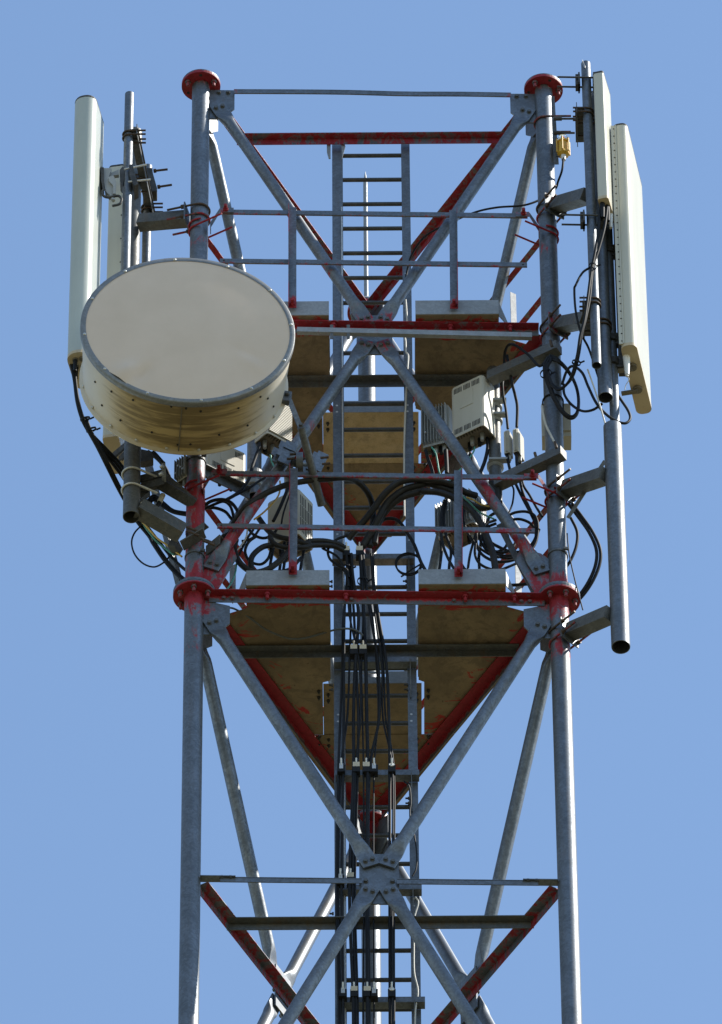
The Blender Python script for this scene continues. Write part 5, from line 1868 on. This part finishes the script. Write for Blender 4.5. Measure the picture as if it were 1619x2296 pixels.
cable('thin black lead right of the short radio pole', [('d', 1270, 270, .25), ('d', 1310, 350, .24), ('d', 1300, 500, .23), ('d', 1270, 600, .22), ('d', 1225, 700, .21)], .007)
cable('thick cable curving over the right ladder rail down to the deck', [('g', 870, 950, .34), ('g', 940, 895, .33), ('g', 1050, 890, .33), ('g', 1140, 945, .33), ('g', 1230, 1080, .33), ('g', 1320, 1230, .32), ('g', 1400, 1440, .3), ('g', 1485, 1600, .28)], .013)
ring = [('g', 1240 + 165 * math.cos(t * .5236 + k * .02) + 10 * k, 1470 + 135 * math.sin(t * .5236) + 18 * k, .40) for k in (0, 1) for t in range(12)]
cable('small round coil of thin cable hanging on the right ladder rail', ring + [('g', 1405, 1470, .4), ('g', 1300, 1540, .4), ('g', 1150, 1640, .4)], .0065)
cable('thin grey cable drooping under the left lower deck plate', [('j', 15, 595, .1), ('j', 110, 595, .12), ('j', 300, 700, .18), ('j', 500, 850, .25), ('j', 680, 935, .3), ('j', 850, 985, .33), ('j', 1050, 975, .34), ('j', 1300, 905, .34), ('h', 350, 860, .33), ('h', 520, 865, .33), ('h', 640, 930, .34), ('h', 690, 1000, .35)], .0075, 'greycable')
cable('black cable loop left of the feeder bundle under the topmost rest', [('H', 640, 65, .32), ('H', 560, 95, .31), ('H', 508, 150, .3), ('H', 515, 215, .3), ('H', 570, 262, .31), ('H', 625, 290, .32), ('H', 640, 340, .33)], .010)
cable('second black cable loop left of the feeder bundle, wider', [('H', 600, 150, .33), ('H', 520, 145, .3), ('H', 470, 150, .28), ('H', 560, 200, .3), ('H', 610, 280, .32), ('H', 640, 400, .33)], .009)

# left cluster
LB = 'black cables sagging from the big left antenna'
for i, lab in enumerate(('uppermost sagging cable from the big left antenna to the leg', 'second sagging cable from the big left antenna to the leg', 'third sagging cable from the big left antenna to the leg')):
    k = i * 14
    cable(lab, [('D', 160 - i * 12, 400 + i * 8, -.42), ('D', 165 - i * 4, 520, -.42), ('D', 185 - i * 5, 660, -.40), ('D', 222 - i * 6, 780, -.36), ('D', 275 - k * .5, 870, -.30), ('D', 365 - k, 965 + k * .3, -.2), ('D', 470 - k, 1080 + k, -.05), ('a', 560, 900 + k * 2, .12), ('a', 700, 850 + k * 2, .16), ('a', 820, 940 + k * 2, .16), ('a', 950, 1040 + k, .14), ('a', 1130, 1075 + k, .1)], .0115, 'rubber', None, LB)
for i, lab in enumerate(('outermost cable hanging straight down past the open pole', 'inner cable hanging down past the open pole')):
    k = i * 16
    cable(lab, [('D', 215 + k, 760, -.36), ('D', 250 + k, 850, -.33), ('D', 305 + k, 950, -.28), ('D', 370 + k, 1080, -.2), ('D', 435 + k, 1210, -.05), ('D', 490 + k, 1310, .1), ('D', 560 + k, 1430, .16), ('D', 640 + k, 1530, .18), ('G', 345 + k, 610, .16), ('G', 420 + k, 720, .14), ('G', 490 + k, 800, .12), ('G', 560 + k, 860, .1)], .0125, 'rubber', None, LB)
cable('cable slanting behind the long dirty arm to the left flange', [('D', 545, 1350, .2), ('D', 640, 1480, .2), ('G', 380, 590, .18), ('G', 460, 690, .16), ('G', 545, 770, .14), ('G', 600, 800, .12)], .012, 'rubber', None, LB)
cable('thin black loop hanging free in the sky left of the left leg', [('G', 280, 478, .16), ('G', 225, 535, .14), ('G', 205, 600, .14), ('G', 225, 675, .14), ('G', 280, 735, .14), ('G', 350, 757, .14), ('G', 410, 730, .14), ('G', 450, 690, .14)], .0065)
cable('yellow cable slanting beside the left leg below the dish', [('a', 540, 1180, .14), ('a', 620, 1270, .13), ('a', 740, 1400, .12), ('a', 880, 1500, .1), ('a', 1060, 1640, .06)], .0075, 'ycable')
cable('green cable slanting beside the yellow one below the dish', [('a', 550, 1210, .16), ('a', 640, 1330, .15), ('a', 740, 1450, .14), ('a', 880, 1560, .12), ('a', 960, 1619, .1)], .0075, 'gcable')
cable('black loop pair right of the left leg, larger', [('b', 40, 990, .12), ('b', 150, 920, .1), ('b', 290, 900, .1), ('b', 400, 940, .1), ('b', 475, 1030, .1), ('b', 490, 1110, .1), ('b', 440, 1220, .12), ('b', 380, 1330, .13), ('b', 250, 1400, .14)], .013)
cable('black loop right of the left leg, smaller, vertical end', [('b', 60, 1020, .16), ('b', 180, 965, .15), ('b', 300, 925, .15), ('b', 380, 970, .15), ('b', 420, 1060, .15), ('b', 440, 1180, .16)], .011)
cable('jumper from the louvered unit bending left under the dish', [('b', 772, 170, .22), ('b', 765, 230, .22), ('b', 725, 340, .21), ('b', 675, 480, .2), ('b', 640, 620, .19), ('b', 560, 745, .17), ('b', 470, 830, .15), ('b', 340, 905, .13)], .013)
cable('jumper crossing below the top rail left of the left post', [('b', 870, 610, .2), ('b', 770, 660, .18), ('b', 640, 750, .16), ('b', 490, 830, .15), ('b', 340, 900, .14)], .010)
cable('yellow wire curving between the rails left of the left post', [('b', 1035, 660, .15), ('b', 1040, 750, .14), ('b', 1010, 860, .12), ('b', 930, 960, .1), ('b', 820, 1070, .1), ('b', 700, 1160, .1)], .0065, 'ycable')
cable('mint green wire under the louvered radio unit', [('b', 915, 320, .25), ('b', 925, 400, .24), ('b', 965, 490, .22)], .007, 'gcable')
cable('long black jumper falling past the slotted unit', [('b', 1140, 750, .2), ('b', 1080, 900, .2), ('b', 1010, 1060, .2), ('b', 950, 1180, .2)], .013)
cable('thin black jumper beside it past the slotted unit', [('b', 1165, 830, .2), ('b', 1110, 980, .2), ('b', 1070, 1120, .2), ('b', 1050, 1250, .2)], .007)
cable('white wire dropping from the lower rail near the left leg', [('b', 615, 1290, .1), ('b', 600, 1380, .1), ('b', 550, 1470, .1), ('b', 480, 1560, .1)], .006, 'wcable')
cable('cable curving low behind the brace near the left leg', [('b', 770, 1280, .2), ('b', 690, 1390, .2), ('b', 600, 1430, .2), ('b', 540, 1440, .2)], .010)
cable('cable hanging from the lower rail near the left brace', [('b', 690, 1290, .18), ('b', 620, 1390, .18), ('b', 570, 1480, .18), ('b', 510, 1610, .18)], .010)
for i, (x, lab) in enumerate(((1110, 'leftmost'), (1175, 'second'), (1200, 'third'), (1310, 'rightmost'))):
    cable('%s of the short cables hanging above the left toe board' % lab, [('G', x + 20, 600, .25), ('G', x + 8, 660, .24), ('G', x - 4, 720, .23), ('G', x - 14, 790, .22)], .011, 'rubber', None, 'short cables above the left toe board')
cable('green wire down beside the left end of the lower platform', [('G', 885, 730, .1), ('G', 875, 800, .08), ('G', 845, 870, .06), ('G', 800, 925, .04)], .006, 'gcable')
for i, (x, lab) in enumerate(((990, 'left'), (1015, 'right'))):
    cable('%s one of two cables bowing out beyond the right flange' % lab, [('I', x - 60, 350, .02), ('I', x, 430, .0), ('I', x + 70, 530, .0), ('I', x + 118, 640, .0), ('I', x + 115, 740, .02), ('I', x + 70, 850, .05), ('I', x + 0, 950, .1), ('I', x - 90, 1030, .16)], .0125, 'rubber', None, 'cables bowing out right of the right leg')
cable('inner cable bow hugging the right leg above its flange', [('I', 945, 440, .06), ('I', 985, 530, .05), ('I', 980, 620, .05), ('I', 945, 710, .06), ('I', 905, 770, .08)], .0115)
cable('long tail of a cable tie pointing down past the right flange', [('I', 920, 540, -.02), ('I', 935, 680, -.04), ('I', 975, 860, -.06), ('I', 1022, 1035, -.08)], .005, 'rubber')

# more of the tangle behind the lower rails
T2 = 'black cables tangled behind the lower rails'
EXTRA = [
    ('cable hooking from the right loops up behind the finned unit', [('d', 960, 830, .3), ('d', 1000, 700, .3), ('d', 1130, 640, .3), ('d', 1250, 690, .3), ('d', 1330, 820, .28), ('d', 1350, 980, .26), ('d', 1280, 1120, .25), ('d', 1150, 1170, .25), ('d', 1020, 1130, .25)], .0115),
    ('tight loop of cable in the lap of the right brace', [('d', 930, 1010, .26), ('d', 970, 900, .26), ('d', 1080, 850, .26), ('d', 1190, 880, .26), ('d', 1240, 990, .26), ('d', 1190, 1110, .26), ('d', 1060, 1160, .26), ('d', 960, 1110, .26), ('d', 925, 1010, .26)], .011),
    ('cable running level behind the right mid rail to the leg', [('d', 980, 1010, .3), ('d', 1090, 1080, .3), ('d', 1260, 1150, .3), ('d', 1430, 1150, .28), ('d', 1560, 1040, .25), ('d', 1640, 860, .2)], .012),
    ('pair-forming cable under the finned unit, dropping to the deck', [('d', 900, 920, .28), ('d', 880, 1080, .26), ('d', 860, 1230, .24), ('d', 870, 1420, .2)], .011),
    ('short drop cable left of the right post', [('d', 480, 1050, .3), ('d', 500, 1180, .28), ('d', 480, 1300, .26), ('d', 470, 1430, .24)], .011),
    ('two cable ends entering behind the right end lip', [('d', 1240, 1590, .2), ('d', 1350, 1585, .2), ('d', 1480, 1575, .18), ('d', 1560, 1570, .16)], .012),
    ('cable sweeping under the short pole beside the left brace', [('b', 60, 1010, .2), ('b', 200, 1010, .2), ('b', 330, 1060, .2), ('b', 420, 1160, .2), ('b', 560, 1230, .22), ('b', 700, 1230, .24), ('b', 830, 1250, .25)], .012),
    ('cable slung from the slotted unit behind the left brace', [('b', 1010, 1260, .28), ('b', 940, 1360, .28), ('b', 820, 1400, .28), ('b', 700, 1360, .28), ('b', 620, 1270, .28)], .011),
    ('cable hanging in a loop above the left toe board', [('G', 1010, 560, .22), ('G', 960, 600, .2), ('G', 940, 660, .2), ('G', 970, 720, .2), ('G', 1040, 740, .2), ('G', 1090, 700, .2), ('G', 1110, 630, .2)], .011),
    ('thick cable lying on the left toe board', [('G', 960, 800, .1), ('G', 1040, 785, .1), ('G', 1140, 790, .1), ('G', 1230, 770, .12), ('G', 1300, 700, .16)], .014),
    ('cable from the left loops down behind the left gusset', [('b', 420, 1200, .16), ('b', 380, 1330, .16), ('b', 300, 1440, .15), ('G', 860, 620, .15), ('G', 850, 700, .14), ('G', 800, 760, .14)], .012),
    ('black bundle squeezed between the dish and the small finned unit', [('a', 620, 280, .05), ('a', 720, 350, .05), ('a', 800, 430, .05), ('a', 860, 520, .05), ('a', 900, 620, .05)], .015),
    ('cable curling past the bracket jumble on the open pole', [('a', 690, 280, -.05), ('a', 740, 330, -.05), ('a', 800, 400, -.05), ('a', 830, 430, -.02)], .012),
]
for lab, pts, r in EXTRA:
    cable(lab, pts, r, 'rubber', None, T2)
# dark plastic ties round the cable runs
TI = 'cable ties round the black cables'
for lab, p, ax, r in (('cable tie at the elbow of the left antenna cables', q('D', 228, 770, -.355), V((.3, .6, -1)), .034),
                      ('cable tie lower on the left antenna cables', q('D', 268, 840, -.32), V((.4, .6, -1)), .036),
                      ('cable tie on the twin cables by the slim pole', q('C', 925, 1400, -.52), V((-.2, 0, -1)), .028),
                      ('cable tie on the coil at the right leg', q('e', 270, 790, -.15), V((.2, 0, -1)), .040),
                      ('cable tie under the elbow of the twin cables', q('e', 665, 650, -.43), V((-.3, .3, -1)), .03),
                      ('cable tie around the feeder bundle below the topmost rest', q('h', 450, 75, .35), V((0, 0, -1)), .034),
                      ('cable tie around the middle feeder bundle', q('h', 650, 240, .35), V((0, 0, -1)), .036)):
    m = MB().lathe(p, ax, [(r, -.007), (r + .004, -.007), (r + .004, .007), (r, .007)], 16, smooth=False)
    m.bar(p + V((r, 0, 0)), p + V((r + .03, -.01, .008)), .007, .012)
    tag(part('cable_tie', m, 'rubber'), lab, 'cable tie', TI)
# strap clamps round the legs
SB = 'band clamps round the legs'
for lab, lg, z in (('thin band clamp round the left leg above its flange', LL, q('G', 600, 675, -.07).z), ('thin band clamp round the right leg above its flange', RR, q('I', 850, 640, -.04).z), ('dark band high on the left leg just under the dish', LL, q('G', 650, 60, -.07).z)):
    m = MB().lathe(at_(lg, z), EZ, [(LR, -.008), (LR + .006, -.008), (LR + .006, .008), (LR, .008)], 24, smooth=False)
    m.bar(at_(lg, z) + V((.04, -LR - .01, 0)), at_(lg, z) + V((.075, -LR - .004, .0)), .018, .02)
    tag(part('band_clamp', m, 'galv_dark' if 'thin' in lab else 'dark'), lab, 'clamp', SB)
